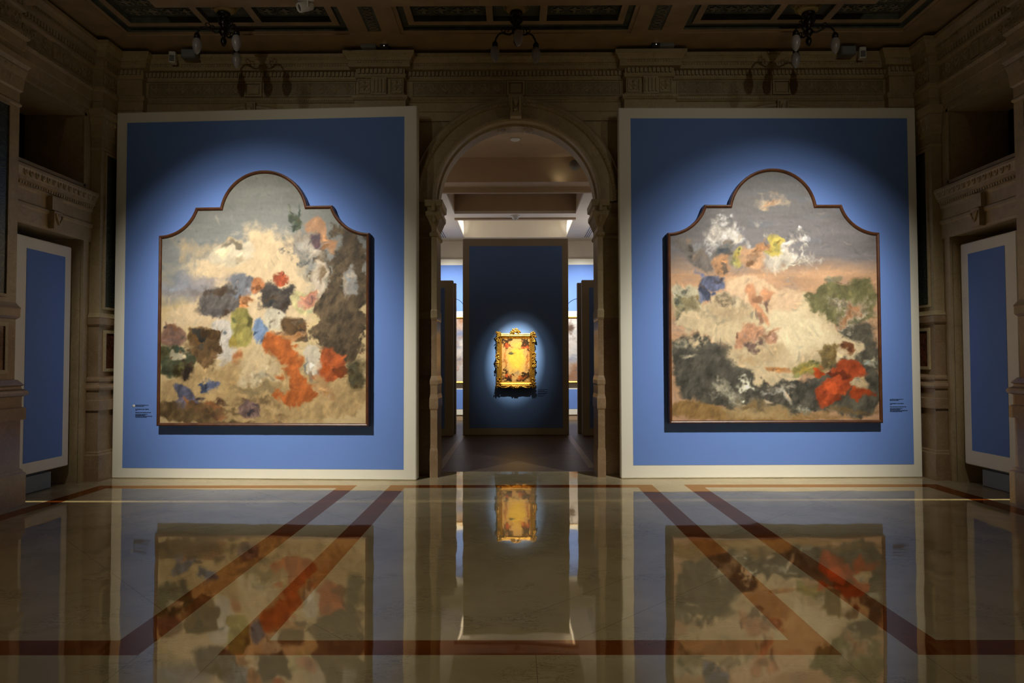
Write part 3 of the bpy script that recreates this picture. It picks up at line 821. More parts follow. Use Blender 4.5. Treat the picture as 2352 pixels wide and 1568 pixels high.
# ---- side walls: doorway with lintel cornice, upper opening, corner and near pilasters
for s, side in ((-1,'left'),(1,'right')):
    X = lambda v: s*v
    w = MB()
    def bx(x0,x1,y0,y1,z0,z1,mb=w):
        if mb is w: struct('wall_'+side, MB().box(min(s*x0,s*x1),max(s*x0,s*x1),y0,y1,z0,z1), M['stone']); return
        mb.box(min(s*x0,s*x1),max(s*x0,s*x1),y0,y1,z0,z1)
    TH = 6.25
    bx(HX+.006,TH,-3,7.3,0,CZ+.3)
    bx(HX+.006,TH,8.70,9.32,0,CZ+.3)
    bx(HX+.006,TH,7.3,8.70,3.08,3.79)
    bx(HX+.006,TH,7.3,8.70,4.67,CZ+.3)
    # door surround and its cornice
    d = MB()
    pr = [(0,3.07),(.015,3.07),(.015,3.09),(.022,3.10),(.022,3.25),(.04,3.27),(.04,3.30),(.015,3.32),(.015,3.45),(.022,3.47),(.035,3.48),(.035,3.52),(.045,3.535),(.065,3.55),(.065,3.58),(.08,3.59),(.10,3.65),(.11,3.67),(.11,3.70),(0,3.71)]
    d.sweep([(X(HX),7.4),(X(HX),8.87)] if s<0 else [(X(HX),8.87),(X(HX),7.4)], pr, side=1)
    bx(5.475,HX+.01,8.70,8.77,0,3.07,d)
    bx(5.488,HX+.01,8.77,8.82,0,3.09,d)
    do = struct('trim_7', d, M['stone'])
    e = MB()
    for k in range(31):
        y = 7.50+k*.043; bx(5.43,5.47,y,y+.024,3.495,3.525,e)
    for k in range(14):
        y = 7.56+k*.095; e.ell((X(5.41),y,3.625),(.022,.03,.033),8,6)
        e.tube([(X(5.395),y-.045,3.655),(X(5.40),y-.03,3.61),(X(5.405),y,3.59)],.006,5)
    e.build('egg_and_dart_band', M['stone'], do)
    k = MB()   # keystone with its carved shield
    bx(5.42,HX,8.02,8.21,3.31,3.47,k); bx(5.41,HX,8.04,8.19,3.09,3.30,k)
    k.tube([(X(5.40),8.06,3.27),(X(5.395),8.11,3.15),(X(5.40),8.17,3.25)],.012,6); k.ell((X(5.41),8.115,3.22),(.02,.05,.05),8,6)
    k.build('keystone', M['stone'], do)
    # frame round the upper opening
    f = MB()
    for (y0,y1,z0,z1) in ((8.70,8.74,3.76,4.72),(7.4,8.74,3.75,3.79),(7.4,8.74,4.67,4.71)):
        bx(5.485,HX+.01,y0,y1,z0,z1,f)
    struct('trim_8', f, M['stone'])
    # room behind the upper opening, and behind the doorway
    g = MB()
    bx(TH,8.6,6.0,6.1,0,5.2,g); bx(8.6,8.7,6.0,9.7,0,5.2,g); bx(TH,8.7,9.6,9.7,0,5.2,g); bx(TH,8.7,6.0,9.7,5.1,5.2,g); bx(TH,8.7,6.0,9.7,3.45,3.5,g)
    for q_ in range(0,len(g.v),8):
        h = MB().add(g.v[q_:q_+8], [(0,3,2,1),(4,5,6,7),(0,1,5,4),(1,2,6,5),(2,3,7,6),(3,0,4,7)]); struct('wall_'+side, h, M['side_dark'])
    # pilasters of the side wall
    prf_low = [(.06,0),(.06,.33),(.045,.35),(.045,.365),(.03,.385),(.03,.90),(.055,.905),(.055,1.03),(.035,1.04),(.035,1.15),(.06,1.165),(.068,1.19),(.06,1.215),(.035,1.235),(.03,1.26),(.045,1.275),(.045,1.30),(.02,1.33),(0,1.335),(0,1.98),(.015,1.99),(.03,2.01),(.03,2.09),(.035,2.10)]
    prf_hi = [(.035,2.10),(.015,2.13),(0,2.16),(0,4.28),(.012,4.29),(.015,4.31),(0,4.33),(0,4.44),(.02,4.46),(.03,4.60),(.05,4.68),(.045,4.70),(.07,4.74),(.075,4.80),(0,4.82)]
    for (y0,y1,tag_) in ((8.87,9.3,'corner'),(5.9,7.39,'near')):
        pth = [(X(HX),y0),(X(5.37),y0),(X(5.37),y1)] if tag_=='corner' else [(X(HX),y0),(X(5.37),y0),(X(5.37),y1),(X(HX),y1)]
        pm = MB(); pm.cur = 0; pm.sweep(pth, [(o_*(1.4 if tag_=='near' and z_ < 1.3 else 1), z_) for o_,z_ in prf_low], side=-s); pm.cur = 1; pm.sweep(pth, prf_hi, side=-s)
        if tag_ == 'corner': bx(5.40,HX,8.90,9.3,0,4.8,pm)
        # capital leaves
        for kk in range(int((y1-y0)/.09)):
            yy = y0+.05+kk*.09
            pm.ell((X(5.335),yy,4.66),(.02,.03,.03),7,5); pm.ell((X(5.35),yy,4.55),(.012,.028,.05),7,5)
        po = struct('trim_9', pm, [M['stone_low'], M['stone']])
        ya, yb_ = (8.97,9.27) if tag_=='corner' else (6.1,7.22)
        ip = MB(); bx(5.362,5.375,ya,yb_,2.24,4.24,ip); ip.build('inlay_panel', M['arabesque'], po)
        fr = MB()
        for (a,b,c_,e2) in ((ya-.03,ya,2.21,4.27),(yb_,yb_+.03,2.21,4.27),(ya,yb_,2.21,2.24),(ya,yb_,4.24,4.27)):
            bx(5.348,5.375,a,b,c_,e2,fr)
        fr.build('inlay_frame', M['stone'], po)
        ri = MB(); bx(5.362,5.375,ya+.04,yb_,1.44,1.90,ri); ri.build('pedestal_inlay', M['red_inlay'], po)
        rf = MB()
        for (a,b,c_,e2) in ((ya,ya+.04,1.40,1.94),(yb_,yb_+.04,1.40,1.94),(ya+.04,yb_,1.40,1.44),(ya+.04,yb_,1.90,1.94)):
            bx(5.35,5.375,a,b,c_,e2,rf)
        rf.build('pedestal_inlay_frame', M['stone'], po)

# ---- ceiling with coffers
ce = MB()
X0 = [(-4.97,-2.055),(-1.455,1.485),(2.085,4.95)]
xsb = {-7,7,-4.2,4.2}; ysb = {-3,7.2,7.94,8.71,8.64,8.52,8.43,9.6}
for a,b in X0:
    for v in (a,b,a+.05,b-.05,a+.13,b-.13,a+.21,b-.21): xsb.add(v)
bays = []
for a,b in X0:
    c = (a+b)/2
    for (u,v,tp) in ((a+.21,c-.36,'o'),(c-.28,c+.29,'b'),(c+.38,b-.21,'o')):
        xsb.add(u); xsb.add(v); bays.append((u,v,tp))
for s in (-1,1):
    for v in (1.68,1.86): xsb.add(s*v)
xsb = sorted(xsb); ysb = sorted(ysb)
def level(x,y):
    if abs(x) < 4.2 and y < 7.94: return 5.66,0
    if y < 7.2: return 5.7,0
    for a,b in X0:
        if a < x < b and y < 8.71:
            if y > 8.64 or x < a+.05 or x > b-.05: return 5.715,0
            if y > 8.52 or x < a+.13 or x > b-.13: return 5.76,1
            for u,v,tp in bays:
                if u < x < v and y < 8.43: return (5.80 if tp == 'o' else 5.79),1
            return 5.725,0
    for s in (-1,1):
        if 1.68 < s*x < 1.86 and 7.94 < y < 8.64: return 5.715,1
    return 5.7,0
nx, ny = len(xsb)-1, len(ysb)-1
LV = [[level((xsb[i]+xsb[i+1])/2,(ysb[j]+ysb[j+1])/2) for j in range(ny)] for i in range(nx)]
for i in range(nx):
    for j in range(ny):
        z,m = LV[i][j]; xa,xc,ya,yc = xsb[i],xsb[i+1],ysb[j],ysb[j+1]
        ce.cur = m; ce.add([(xa,ya,z),(xc,ya,z),(xc,yc,z),(xa,yc,z)],[(0,1,2,3)])
        if i < nx-1 and LV[i+1][j][0] != z:
            z2 = LV[i+1][j][0]; ce.cur = 1 if max(z,z2) > 5.74 else 0; ce.add([(xc,ya,z),(xc,yc,z),(xc,yc,z2),(xc,ya,z2)],[(0,1,2,3)])
        if j < ny-1 and LV[i][j+1][0] != z:
            z2 = LV[i][j+1][0]; ce.cur = 1 if max(z,z2) > 5.74 else 0; ce.add([(xa,yc,z),(xc,yc,z),(xc,yc,z2),(xa,yc,z2)],[(0,1,2,3)])
co = struct('ceiling', ce, [M['ceiling'], M['coffer']])
rl = MB()
for u,v,tp in bays:
    if tp == 'o':
        for (zz,yy) in ((5.79,8.28),(5.79,8.06)):
            n = max(1,round((v-u-.06)/.2)); st = (v-u-.06)/n
            for i in range(n):
                q = MB().merge(SU); c = u+.03+st*(i+.5)
                q.v = [(c+p[0]*st, yy+p[2]*.2, zz-p[1]*.12) for p in q.v]; rl.merge(q)
for s in (-1,1):
    for k in range(8):
        y = 8.58-k*.08
        pts = [(s*1.77+.05*math.cos(a),y+.028*math.sin(a),5.71) for a in [PI*2*i/12 for i in range(13)]]
        rl.tube(pts,.008,5)
rl.build('coffer_relief', M['coffer_relief'], co)
struct('wall_front', MB().box(-6.3,6.3,-3.1,-3,0,6), M['side_dark']) if False else None

# ------------------------------------------------------------------ second room seen through the arch
r2 = MB(); r2.box(-3.7,-3.6,9.6,18.6,0,5.6); struct('wall_left', r2, M['plaster'])
r2 = MB(); r2.box(3.6,3.7,9.6,18.6,0,5.6); struct('wall_right', r2, M['plaster'])
struct('wall_back', MB().box(-3.7,3.7,18.5,18.6,0,5.6), M['plaster'])
# vestibule ceiling and header
c1 = MB().box(-3.6,3.6,9.6,12.68,5.3,5.4); struct('ceiling', c1, M['plaster_brown'])
hd = MB().box(-3.6,3.6,12.68,13.14,4.837,5.6); hd.box(-3.6,3.6,13.14,13.22,4.755,5.6); hd.box(-3.6,3.6,13.10,13.14,4.80,4.84)
struct('trim_10', hd, M['plaster_brown'])
# main ceiling with two recesses
c2 = MB()
def slab(xa,xc,ya,yc,z=4.77,t=.06): c2.box(xa,xc,ya,yc,z,z+t)
slab(-3.6,-1.33,13.22,18.5); slab(1.33,3.6,13.22,18.5); slab(-1.33,1.33,15.07,15.75); slab(-1.33,1.33,17.94,18.5)
struct('ceiling', c2, M['plaster'])
c3 = MB()
def well(y0,y1,z1,mb):
    mb.box(-1.36,-1.33,y0,y1,4.83,z1); mb.box(1.33,1.36,y0,y1,4.83,z1); mb.box(-1.36,1.36,y0-.03,y0,4.83,z1); mb.box(-1.36,1.36,y1,y1+.03,4.83,z1); mb.box(-1.36,1.36,y0,y1,z1,z1+.03)
well(13.22,15.07,5.2,c3); struct('trim_11', c3, M['plaster_brown'])
c4 = MB(); well(15.75,17.94,5.25,c4); struct('trim_12', c4, M['plaster'])
struct('trim_13', MB().box(-1.37,1.37,15.50,15.62,4.735,4.772), M['plaster_brown'])

# ------------------------------------------------------------------ display walls
def display_wall(name, loc, rz, w, h, th, inset, label, cat='display wall', mats=('white_panel','blue'), z0=0.0, group=None):
    """inset: (x0,x1,z0,z1) of the blue field in local coordinates"""
    root = empty(name, loc, rz, label, cat, group)
    MB().bbox(-w/2,w/2,0,th,z0,z0+h,.012).build('board', M[mats[0]], root)
    MB().box(inset[0],inset[1],-.003,.004,inset[2],inset[3]).build('blue_field', M[mats[1]], root)
    return root
angL = -math.atan2(.21,4.04)
dwL = display_wall('display_wall', (-3.291,8.995,0), angL, 4.045, 4.85, .16, (-1.875,1.855,.137,4.706),
  'tall cream-bordered blue display wall left of the arch, carrying the painting with orange drapery')
angR = math.atan2(.045,3.92)
dwR = display_wall('display_wall', (3.32,9.02,0), angR, 3.92, 4.85, .11, (-1.80,1.845,.172,4.705),
  'tall cream-bordered blue display wall right of the arch, carrying the painting of pale clouds over dark sea')
EX = (1.38,1.42,1.42)
pl = shaped_painting('framed_painting', (-3.266,8.905,.694), angL, 2.79, 3.316, 2.478, 2.842, .578, enrich(layers_left,4), base_left, EX, (66,1282,45,1497),
  'arch-topped painting in thin brown wooden frame, orange drapery and dark tree at right')
pr_ = shaped_painting('framed_painting', (3.346,8.93,.715), angR, 2.752, 3.30, 2.46, 2.825, .566, enrich(layers_right,9), base_right, EX, (54,1262,42,1482),
  'arch-topped painting in thin brown wooden frame, large cream cloud above dark sea with red patch')

# small text beside the works
def text_mesh(mb, body, size, x, z):
    cu = bpy.data.curves.new('t','FONT'); cu.body = body; cu.size = size; cu.extrude = .0004; cu.offset = .0005; cu.resolution_u = 3
    ob = bpy.data.objects.new('t', cu); col.objects.link(ob)
    dg = bpy.context.evaluated_depsgraph_get(); me = bpy.data.meshes.new_from_object(ob.evaluated_get(dg))
    V = [(x+v.co.x, -.0015-v.co.z, z+v.co.y) for v in me.vertices]
    mb.add(V, [tuple(p.vertices) for p in me.polygons])
    bpy.data.objects.remove(ob); bpy.data.curves.remove(cu); bpy.data.meshes.remove(me)
def caption(name, loc, rz, title, lines, label, size=.036, gap=.0165):
    root = empty(name, loc, rz, label, 'wall text')
    mb = MB()
    if title: text_mesh(mb, title, size, 0, -.055)
    mb.build('title', M['ink'], root) if title else None
    r = random.Random(3)
    for z, ln in lines:
        t = MB(); x = 0
        while x < ln:
            w = r.uniform(.012,.034); w = min(w, ln-x+.004)
            t.box(x, x+w, -.0022, -.0008, z, z+.0068); x += w+.006
        t.box(0, max(.01,x-.006), -.0012, -.0008, z+.002, z+.004)
        t.build('text_line', M['ink'], root)
    return root
def on_wall(root, lx, z, off=-.004):
    a = root.rotation_euler.z
    return (root.location.x+lx*math.cos(a)-off*math.sin(a)*-1*-1, root.location.y+lx*math.sin(a)+off*math.cos(a), z)
lines = [(0,.215),(-.018,.14),(-.083,.03),(-.122,.26),(-.150,.20),(-.166,.16),(-.182,.28),(-.198,.19)]
caption('wall_text', on_wall(dwL,-1.705,.955), angL, 'Il martirio di san Vittore', [(z*.8,l*.8) for z,l in lines],
  'dark printed caption on the left display wall beside the painting with orange drapery', .0185)
caption('wall_text', on_wall(dwR,1.545,1.01), angR, 'Il naufragio di san Satiro', [(z*.8,l*.8) for z,l in lines],
  'dark printed caption on the right display wall beside the cloud and sea painting', .0185)
st = MB(); st.lathe([(.0,0),(.018,0),(.018,.002),(0,.002)], n=24, mat=Matrix.Rotation(PI/2,3,'X'))
so = empty('round_sticker', on_wall(dwL,-1.728,.948), angL, 'small white round sticker left of the caption on the left display wall', 'sticker')
st.build('disc', M['white_plastic'], so)
sy = MB(); sy.box(-.002,.002,-.0032,-.0022,-.008,.008); sy.build('mark', M['grey_plastic'], so)

# banner-like narrow display boards standing inside the two doorways, on grey boxes
for s, side, yc in ((-1,'left',8.148),(1,'right',8.174)):
    root = display_wall('narrow_display_board', (s*5.58,yc,0), PI/2 if s<0 else -PI/2, .972, 2.727, .09, (-.315,.36,.372,2.825) if s<0 else (-.34,.30,.415,2.825),
      'narrow cream-bordered blue board raised on a grey box in the %s doorway' % side, 'display board', z0=.238)
    b = empty('grey_box', (s*5.70,yc+.0,0), 0, 'low grey box on the floor under the narrow board in the %s doorway' % side, 'box')
    g = MB(); y0,y1 = (-.40,.23)
    g.bbox(-.08 if s>0 else -.16, .16 if s>0 else .08, y0, y1, .012, .205, .004)
    g.build('body', M['plinth'], b)
    MB().box(-.07 if s>0 else -.15,.15 if s>0 else .07,y0+.01,y1-.01,0,.013).build('shadow_gap_base', M['black'], b)
    MB().box(-.05,.05,y0+.05,y1-.05,.20,.24).build('spacer', M['black'], b)
# a further blue display wall in the room beyond the left door, grey one beyond the right door
display_wall('side_room_display_wall', (-8.3,8.2,0), PI/2, 3.0, 3.75, .1, (-1.42,1.42,.15,3.6), 'blue display wall glimpsed behind the narrow board in the left side room')

# ---- central display wall with the gilt-framed picture
dwC = display_wall('display_wall', (.004,14.36,0), 0, 2.2, 4.09, .3, (-.962,.973,.151,3.935),
  'dark blue display wall with taupe border seen straight through the arch', mats=('dark_partition','blue'))
g = empty('gilt_framed_painting', (.004,14.271,1.0), 0, 'small golden painting in an ornate carved gilt frame, spotlit beyond the arch', 'painting')
gw, gh = .80, 1.115
wallxf = lambda a,b,c: (a,-c,b)
gp = [(-gw/2,0),(-gw/2,gh),(gw/2,gh),(gw/2,0)]
f = MB(); f.sweep(gp, [(-.015,-.085),(.0,-.03),(-.01,.02),(-.03,.03),(-.045,.015),(-.06,.02),(-.085,.0),(-.105,-.02),(-.11,-.012),(-.12,-.03)], closed=True, side=-1, xf=wallxf)
f.build('moulding', M['gold'], g)
def leafy(mb, cx, cz, w, h, n, seed):
    r = random.Random(seed)
    for i in range(n):
        x = cx+r.uniform(-w,w); z = cz+r.uniform(-h,h)
        mb.ell((x,-.02-r.uniform(0,.02),z),(r.uniform(.008,.02),.016,r.uniform(.012,.03)),7,5,Matrix.Rotation(r.uniform(0,PI),3,'Y'))
    for i in range(max(2,n//6)):
        x = cx+r.uniform(-w,w)*.7; z = cz+r.uniform(-h,h)*.7; k = r.choice((-1,1)); pts = []
        for t in range(12):
            a = t/11*3.3*PI/2; rr = .032*(1-.6*t/11); pts.append((x+k*rr*math.cos(a),-.03,z+rr*math.sin(a)))
        mb.tube(pts,.007,5)
for i,(cx,cz) in enumerate(((-gw/2+.035,gh-.03),(gw/2-.035,gh-.03),(-gw/2+.035,.035),(gw/2-.035,.035))):
    c = MB(); leafy(c, cx, cz, .055, .05, 20, i); leafy(c, cx, cz+(-.10 if cz > .5 else .10), .03, .06, 10, i+9); c.build('corner_ornament', M['gold'], g)
for i,cx in enumerate((-gw/2+.02,gw/2-.02)):
    c = MB(); leafy(c, cx, gh*.5, .03, .16, 26, i+20); c.build('side_ornament', M['gold'], g)
c = MB(); leafy(c, 0, gh+.02, .11, .025, 26, 31); leafy(c, 0, gh+.055, .06, .022, 16, 32); c.build('crest', M['gold'], g)
c = MB(); leafy(c, 0, -.005, .06, .02, 16, 41)
for sx in (-1,1):
    c.tube([(sx*.05,-.02,-.01),(sx*.14,-.025,.008),(sx*.22,-.02,-.012),(sx*.30,-.02,-.006)],.014,6)
    c.tube([(sx*.04,-.04,0),(sx*.08,-.05,.03),(sx*.13,-.04,.02)],.009,6)
c.build('bottom_ornament', M['gold'], g)
def cfg(X,Z):
    px = 360+(X+.285)/.57*545; py = 1165-(Z-.115)/(gh-.23)*900
    return paint(px, py, base_gilt, layers_gilt, (1.6,1.75,1.8), 250)
canvas_mesh('canvas', np.linspace(-.285,.285,120), np.full(120,gh-.115), .115, 180, cfg, g, y=.02)
caption('wall_text', (.46,14.356,.945), 0, None, [(0,.2),(-.028,.13),(-.044,.19),(-.075,.2),(-.09,.17),(-.115,.15),(-.14,.12)],
  'faint printed caption right of the gilt-framed golden painting')

# ---- partitions either side, thin wires, far display wall with the wide picture
for s,x in ((-1,1.278),(1,1.365)):
    sd = 'left' if s < 0 else 'right'
    w = 1.7; xc = s*(x+w/2)
    ins = (-w/2+.15,w/2-.175,.16,3.044) if s<0 else (-w/2+.15,w/2-.15,.16,3.044)
    display_wall('partition', (xc,14.18,0), 0, w, 3.20, .12, ins, 'taupe-bordered dark blue partition, front one %s of the central display wall' % sd, 'partition', mats=('dark_partition','blue'))
    x2 = 1.262 if s<0 else 1.315
    p2 = MB().bbox(-.85,.85,0,.12,0,3.20,.008)
    o = p2.build('partition', M['dark_partition']); o.location = (s*(x2+.85),14.68,0)
    tag(o, 'plain taupe partition edge just behind the front %s partition' % sd, 'partition')
    pts = []
    xa = s*(x2+.004); xb_ = s*1.09
    for t in range(9):
        u = t/8; pts.append((xa+(xb_-xa)*u, 14.70-.06*u, 2.86-.02*u-.12*u*u))
    wi = MB().tube(pts, .006, 6).build('bracing_wire', M['bronze'])
    tag(wi, 'thin dark curved wire between the %s partition and the central display wall' % sd, 'wire')
FY = 18.2
dwF = empty('display_wall', (0,FY,0), 0, 'bright blue and cream display wall at the far end of the second room', 'display wall')
MB().box(-3.3,3.3,0,.2,.14,4.24).build('board', M['white_panel'], dwF)
MB().box(-3.1,3.1,-.004,.004,2.865,4.085).build('upper_blue_field', M['blue'], dwF)
MB().box(-3.1,3.1,-.004,.004,.29,.805).build('lower_blue_field', M['blue'], dwF)
MB().box(-3.3,3.3,.02,.2,0,.14).build('base', M['plaster_brown'], dwF)
fp = empty('wide_painting', (0,FY-.06,.965), 0, 'wide pale painting in a thin gilt frame on the far display wall', 'painting')
fm = MB(); fm.sweep([(-2.7,0),(-2.7,1.745),(2.7,1.745),(2.7,0)], [(0,-.055),(0,.02),(-.02,.03),(-.05,.01),(-.065,-.01)], closed=True, side=-1, xf=wallxf)
fm.build('frame', M['gold'], fp)
cff = lambda X,Z: paint(X*260+900, 700-Z*260, base_far, [], (1.0,1.0,.95))
canvas_mesh('canvas', np.linspace(-2.64,2.64,420), np.full(420,1.69), .055, 150, cff, fp, y=.0)

# ------------------------------------------------------------------ chandeliers, spotlight, sensors, boxes
def chandelier(label, loc, angs):
    root = empty('pendant_lamp', loc, 0, label, 'ceiling lamp', 'three-armed ceiling lamps')
    # origin at ceiling panel 5.79
    r = MB().lathe([(.02,0),(.19,0),(.195,-.02),(.16,-.035),(.165,-.05),(.15,-.08),(.12,-.10),(.115,-.12),(.09,-.14),(.02,-.145)], n=32); r.build('ceiling_rose', M['gilt_trim'], root)
    q = MB()
    for k in range(24):
        a = 2*PI*k/24; q.ell((.135*math.cos(a),.135*math.sin(a),-.088),(.012,.012,.022),6,5)
    q.build('rose_leaves', M['gilt_trim'], root)
    s_ = MB().lathe([(.02,-.14),(.075,-.15),(.08,-.17),(.05,-.19),(.03,-.21),(.05,-.235),(.06,-.26),(.045,-.30),(.022,-.33),(.05,-.36),(.055,-.385),(.03,-.42),(.018,-.44),(.032,-.46),(.036,-.49),(.022,-.53),(.006,-.55)], n=20)
    for k in range(6):
        a = 2*PI*k/6; s_.tube([(.045*math.cos(a),.045*math.sin(a),-.20),(.08*math.cos(a),.08*math.sin(a),-.235),(.05*math.cos(a),.05*math.sin(a),-.28)],.009,6)
    s_.build('stem', M['bronze'], root)
    for a in angs:
        ar_ = MB(); R = .285; d = Vector((math.cos(a),math.sin(a),0))
        pts = []
        for (t,z) in ((.04,-.38),(.09,-.395),(.14,-.375),(.19,-.35),(.235,-.36),(.27,-.40),(.285,-.45)): pts.append(d*t+Vector((0,0,z)))
        ar_.tube(pts,.011,7)
        for (t,z,k) in ((.12,-.34,1),(.18,-.32,-1)):
            sp = []
            for i in range(10):
                b = i/9*3*PI/2; rr = .03*(1-.6*i/9); sp.append(d*(t+k*rr*math.cos(b))+Vector((0,0,z+rr*math.sin(b))))
            ar_.tube(sp,.006,5)
        ar_.ell(d*.16+Vector((0,0,-.355)),(.02,.02,.014),7,5)
        A = ar_.build('arm', M['bronze'], root)
        so_ = MB().lathe([(.01,-.43),(.028,-.445),(.036,-.47),(.034,-.50),(.02,-.505)], d.x*R, d.y*R, 16).build('socket', M['bronze'], root)
        MB().lathe([(.02,-.495),(.042,-.515),(.053,-.55),(.054,-.585),(.045,-.625),(.028,-.665),(.01,-.685),(.001,-.69)], d.x*R, d.y*R, 20).build('bulb', M['bulb'], root)
    return root
A3 = lambda o: [math.radians(o+120*i) for i in range(3)]
chandelier('bronze three-bulb ceiling lamp above the arch, one bulb towards the viewer', (.02,8.06,5.79), A3(-86))
chandelier('bronze three-bulb ceiling lamp above the left display wall', (-3.44,8.04,5.79), A3(82))
chandelier('bronze three-bulb ceiling lamp above the right display wall', (3.49,8.11,5.79), A3(98))

# white track spotlight under the front beam
sp = empty('spotlight', (-2.42,7.82,5.60), 0, 'white cylindrical spotlight hanging from the ceiling beam above the left display wall', 'spotlight')
Mr = Vector((-.62,-.50,-.42)).to_track_quat('Z','X').to_matrix()
MB().lathe([(.0,-.10),(.045,-.10),(.055,-.09),(.056,.06),(.050,.075),(.044,.075),(.042,.05)], n=24, mat=Matrix.Translation((0,0,-.0)).to_3x3() @ Mr).build('housing', M['white_plastic'], sp)
MB().lathe([(.0,.052),(.043,.052),(.043,.056),(.0,.06)], n=24, mat=Mr).build('lens', M['glass_dark'], sp)
MB().box(.045,.06,-.05,-.02,-.02,.08).box(-.06,.12,-.045,-.02,.05,.062).build('bracket', M['white_plastic'], sp)

def small_speaker(name, x, y, z, rz, label, cat, white=True):
    r = empty(name, (x,y,z), rz, label, cat)
    MB().bbox(-.042,.042,-.045,.045,0,.15,.008).build('housing', M['white_plastic' if white else 'grey_plastic'], r)
    MB().box(-.03,.03,-.049,-.044,.012,.095).build('grille', M['grey_plastic'], r)
    MB().box(-.012,.012,.04,.10,.05,.09).build('bracket', M['grey_plastic'], r)
    return r
small_speaker('wall_sensor', -4.56, 9.08, 5.50, .15, 'small white sensor with grey front on the left end of the back cornice', 'sensor')
small_speaker('wall_sensor', 4.61, 9.08, 5.515, -.15, 'small white sensor with grey front on the right end of the back cornice', 'sensor')
for x, lb in ((-4.32,'flat grey speaker box on the cornice right of the left white sensor'),(4.40,'flat grey speaker box on the cornice left of the right white sensor')):
    r = empty('speaker_box', (x,9.06,5.545), 0, lb, 'speaker')
    MB().bbox(-.10,.10,-.06,.05,0,.12,.01).build('housing', M['grey_plastic'], r)
    MB().box(-.085,.085,-.065,-.058,.015,.105).build('grille', M['plinth'], r)
for x, lx, lb in ((-1.93,-1.72,'low grey lighting box with a lit pinpoint on the cornice left of the arch'),(2.0,1.86,'low grey lighting box with a lit pinpoint on the cornice right of the arch')):
    r = empty('lighting_box', (x,9.0,5.655), 0, lb, 'lighting box')
    MB().bbox(-.10,.10,-.03,.05,0,.045,.004).build('housing', M['grey_plastic'], r)
    MB().box(lx-x-.05,lx-x+.05,-.03,.05,0,.045).build('lamp_holder', M['black'], r)
    MB().ell((lx-x,-.032,.022),(.0035,.0035,.0035),8,6).build('pilot_lamp', M['led'], r)

# ceiling fittings of the second room
sm = MB().lathe([(.0,0),(.085,0),(.085,-.012),(.06,-.03),(0,-.034)], n=24); o = sm.build('smoke_detector', M['white_plastic']); o.location = (.005,11.63,5.3); tag(o,'flat round detector on the brown vestibule ceiling just inside the arch','smoke detector')
sm = MB().lathe([(.0,0),(.11,0),(.11,-.015),(.085,-.02),(.07,-.06),(.04,-.085),(0,-.09)], n=24); r = empty('smoke_detector',(.005,15.3,4.77),0,'domed detector on the white ceiling beam above the central display wall','smoke detector'); sm.build('base', M['white_plastic'], r)
MB().lathe([(.0,-.05),(.055,-.055),(.05,-.08),(.0,-.095)], n=20).build('dome', M['grey_plastic'], r)
wsp = empty('wall_speaker',(1.10,12.60,5.13),0,'round dark speaker on the brown header at the right edge of the arch','speaker')
MB().lathe([(.0,-.06),(.08,-.06),(.10,0),(.09,.02),(0,.02)], n=24, mat=Matrix.Rotation(PI/2,3,'X')).build('housing', M['grey_plastic'], wsp)
for s in (-1,1):
    v = empty('air_vent',(s*1.86,17.0,4.768),0,'slotted ceiling air vent near the %s edge of the arch view' % ('left' if s<0 else 'right'),'air vent','slotted ceiling vents')
    MB().box(-.09,.09,-.95,.95,-.004,.0).build('frame', M['white_plastic'], v)
    for k in range(3): MB().box(-.06+k*.05,-.04+k*.05,-.93,.93,-.006,-.003).build('slot', M['black'], v)

# ------------------------------------------------------------------ lights
def aim(o, tgt):
    d = Vector(tgt)-o.location; o.rotation_euler = d.to_track_quat('-Z','Y').to_euler()
def spot(name, loc, tgt, power, ang, blend, color=(1,.95,.84), rad=.03, scale=None):
    l = bpy.data.lights.new(name,'SPOT'); l.energy = power; l.spot_size = math.radians(ang); l.spot_blend = blend; l.color = color; l.shadow_soft_size = rad
    o = bpy.data.objects.new(name, l); col.objects.link(o); o.location = loc; aim(o, tgt)
    if scale: o.scale = scale
    return o
def area(name, loc, tgt, power, sx, sy, color=(1,.95,.85)):
    l = bpy.data.lights.new(name,'AREA'); l.energy = power; l.shape = 'RECTANGLE'; l.size = sx; l.size_y = sy; l.color = color
    o = bpy.data.objects.new(name, l); col.objects.link(o); o.location = loc; aim(o, tgt); return o
WARM = (1,.95,.84)
for q in (-1,1):
    sd = 'left' if q < 0 else 'right'
    L = (q*3.9,5.1,5.5)
    spot('spot_painting_'+sd, L, (q*3.3,8.95,1.95), 1000, 47, 1.0, WARM, .03)
    spot('spot_painting_'+sd, L, (q*3.3,8.95,1.9), 640, 58, 1.0, WARM, .03)
    spot('spot_spill_'+sd, L, (q*1.5,9.1,2.4), 30, 84, 1.0, WARM, .03)
    spot('spot_foot_'+sd, L, (q*2.2,8.4,.0), 430, 50, 1.0, WARM, .03)
    # weak fittings further back graze the cornice
    spot('cornice_'+sd, (q*3.65,2.2,5.02), (q*3.2,9.3,5.25), 62, 52, 1.0, (1,.92,.72), .03)
    spot('floor_fill_spot', (q*1.3,4.2,5.5), (q*1.3,4.4,0), 105, 76, 1.0, (1,.86,.55), .1)  # added warm fill from above to brighten the marble floor
area('hall_far_fill', (0,-2.5,3.0), (0,6,2.5), 3, 6, 3, (1,.84,.6))  # unseen soft fill added behind the camera for ceiling and stone
spot('spot_gilt', (.24,11.9,4.8), (.0,14.36,1.62), 2200, 21, 1.0, (1,.96,.66), .015, (.88,.76,1))
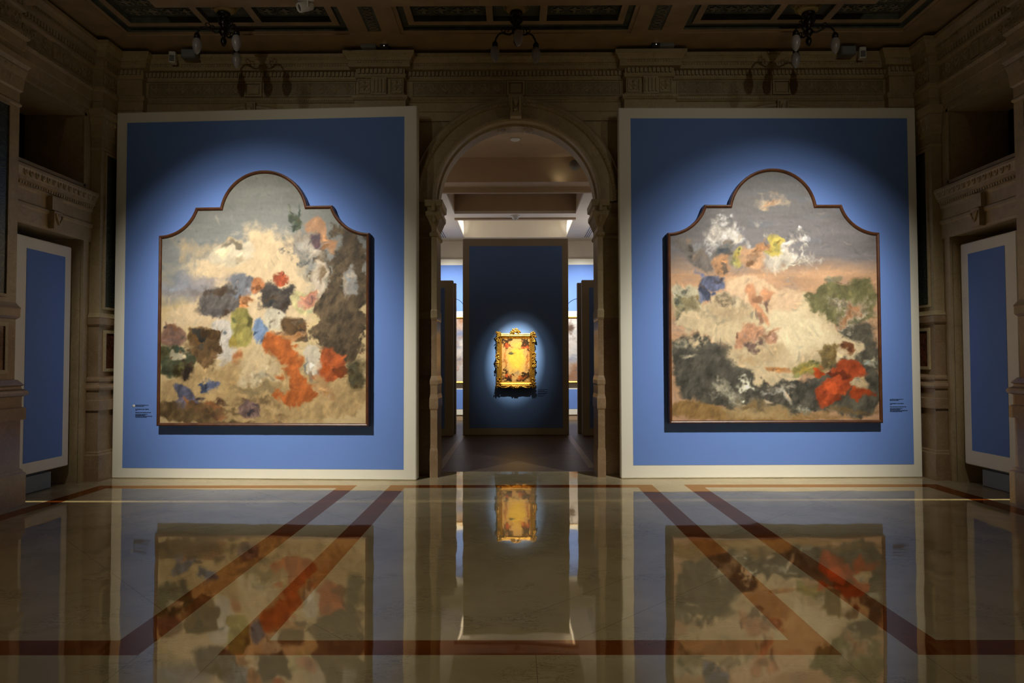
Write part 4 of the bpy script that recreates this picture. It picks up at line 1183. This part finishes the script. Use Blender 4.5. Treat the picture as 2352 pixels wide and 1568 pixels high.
spot('spot_gilt_halo', (.24,11.9,4.8), (.0,14.36,1.55), 200, 31, 1.0, (1,.97,.72), .015, (.88,.72,1))
for x in (-1.7,0,1.7): spot('far_wall_spot', (x,15.95,4.6), (x,18.2,2.3), 620, 78, 1.0, (1,.97,.9), .05)
for q in (-1,1):
    area('cove_strip', (q*1.22,16.8,4.93), (q*1.4,16.8,5.0), 6, 1.9,.1, (1,.95,.85))
    area('room_ceiling_fill', (q*2.6,11.4,3.0), (q*2.4,11.4,5.3), 9, 1.2,1.2, (1,.88,.74))  # added fill hidden behind the arch jambs, brightens the vestibule ceiling
    area('room_ceiling_fill', (q*2.6,15.6,3.4), (q*2.5,15.6,5.3), 13, 1.0,1.0, (1,.92,.84))  # second added fill, out of sight, lifts the white ceiling
    spot('side_room_slit', (q*7.9,7.60,1.8), (q*4.4,7.57 if q<0 else 7.60,0), 900, 60, .3, (1,.86,.5), .005, (.02,1,1))
spot('side_room_wash', (-7.4,8.4,3.3), (-8.3,7.9,2.9), 12, 100, .8, (1,.97,.9), .05)
spot('header_glow', (.80,12.50,4.86), (.86,12.68,5.0), .5, 150, 1.0, (1,.9,.6), .02)
w = bpy.data.worlds.new('World'); bpy.context.scene.world = w; w.use_nodes = True
w.node_tree.nodes['Background'].inputs[0].default_value = (.010,.0078,.0045,1)
w.node_tree.nodes['Background'].inputs[1].default_value = 1.0

# ------------------------------------------------------------------ camera
F = 1588.0
cam = bpy.data.cameras.new('Camera'); co_ = bpy.data.objects.new('Camera', cam); col.objects.link(co_)
cam.sensor_width = 36; cam.lens = 36*F/2352; cam.clip_start = .05
pitch = math.atan(49/F); yaw = math.atan(8/F); roll = math.radians(.15)
co_.location = (0,0,1.5)
Rm = Matrix.Rotation(yaw,3,'Z') @ Matrix.Rotation(PI/2+pitch,3,'X') @ Matrix.Rotation(-roll,3,'Z')
co_.rotation_euler = Rm.to_euler()
sc = bpy.context.scene; sc.camera = co_
sc.view_settings.view_transform = 'Standard'; sc.view_settings.look = 'None'; sc.view_settings.exposure = .1; sc.view_settings.gamma = 1
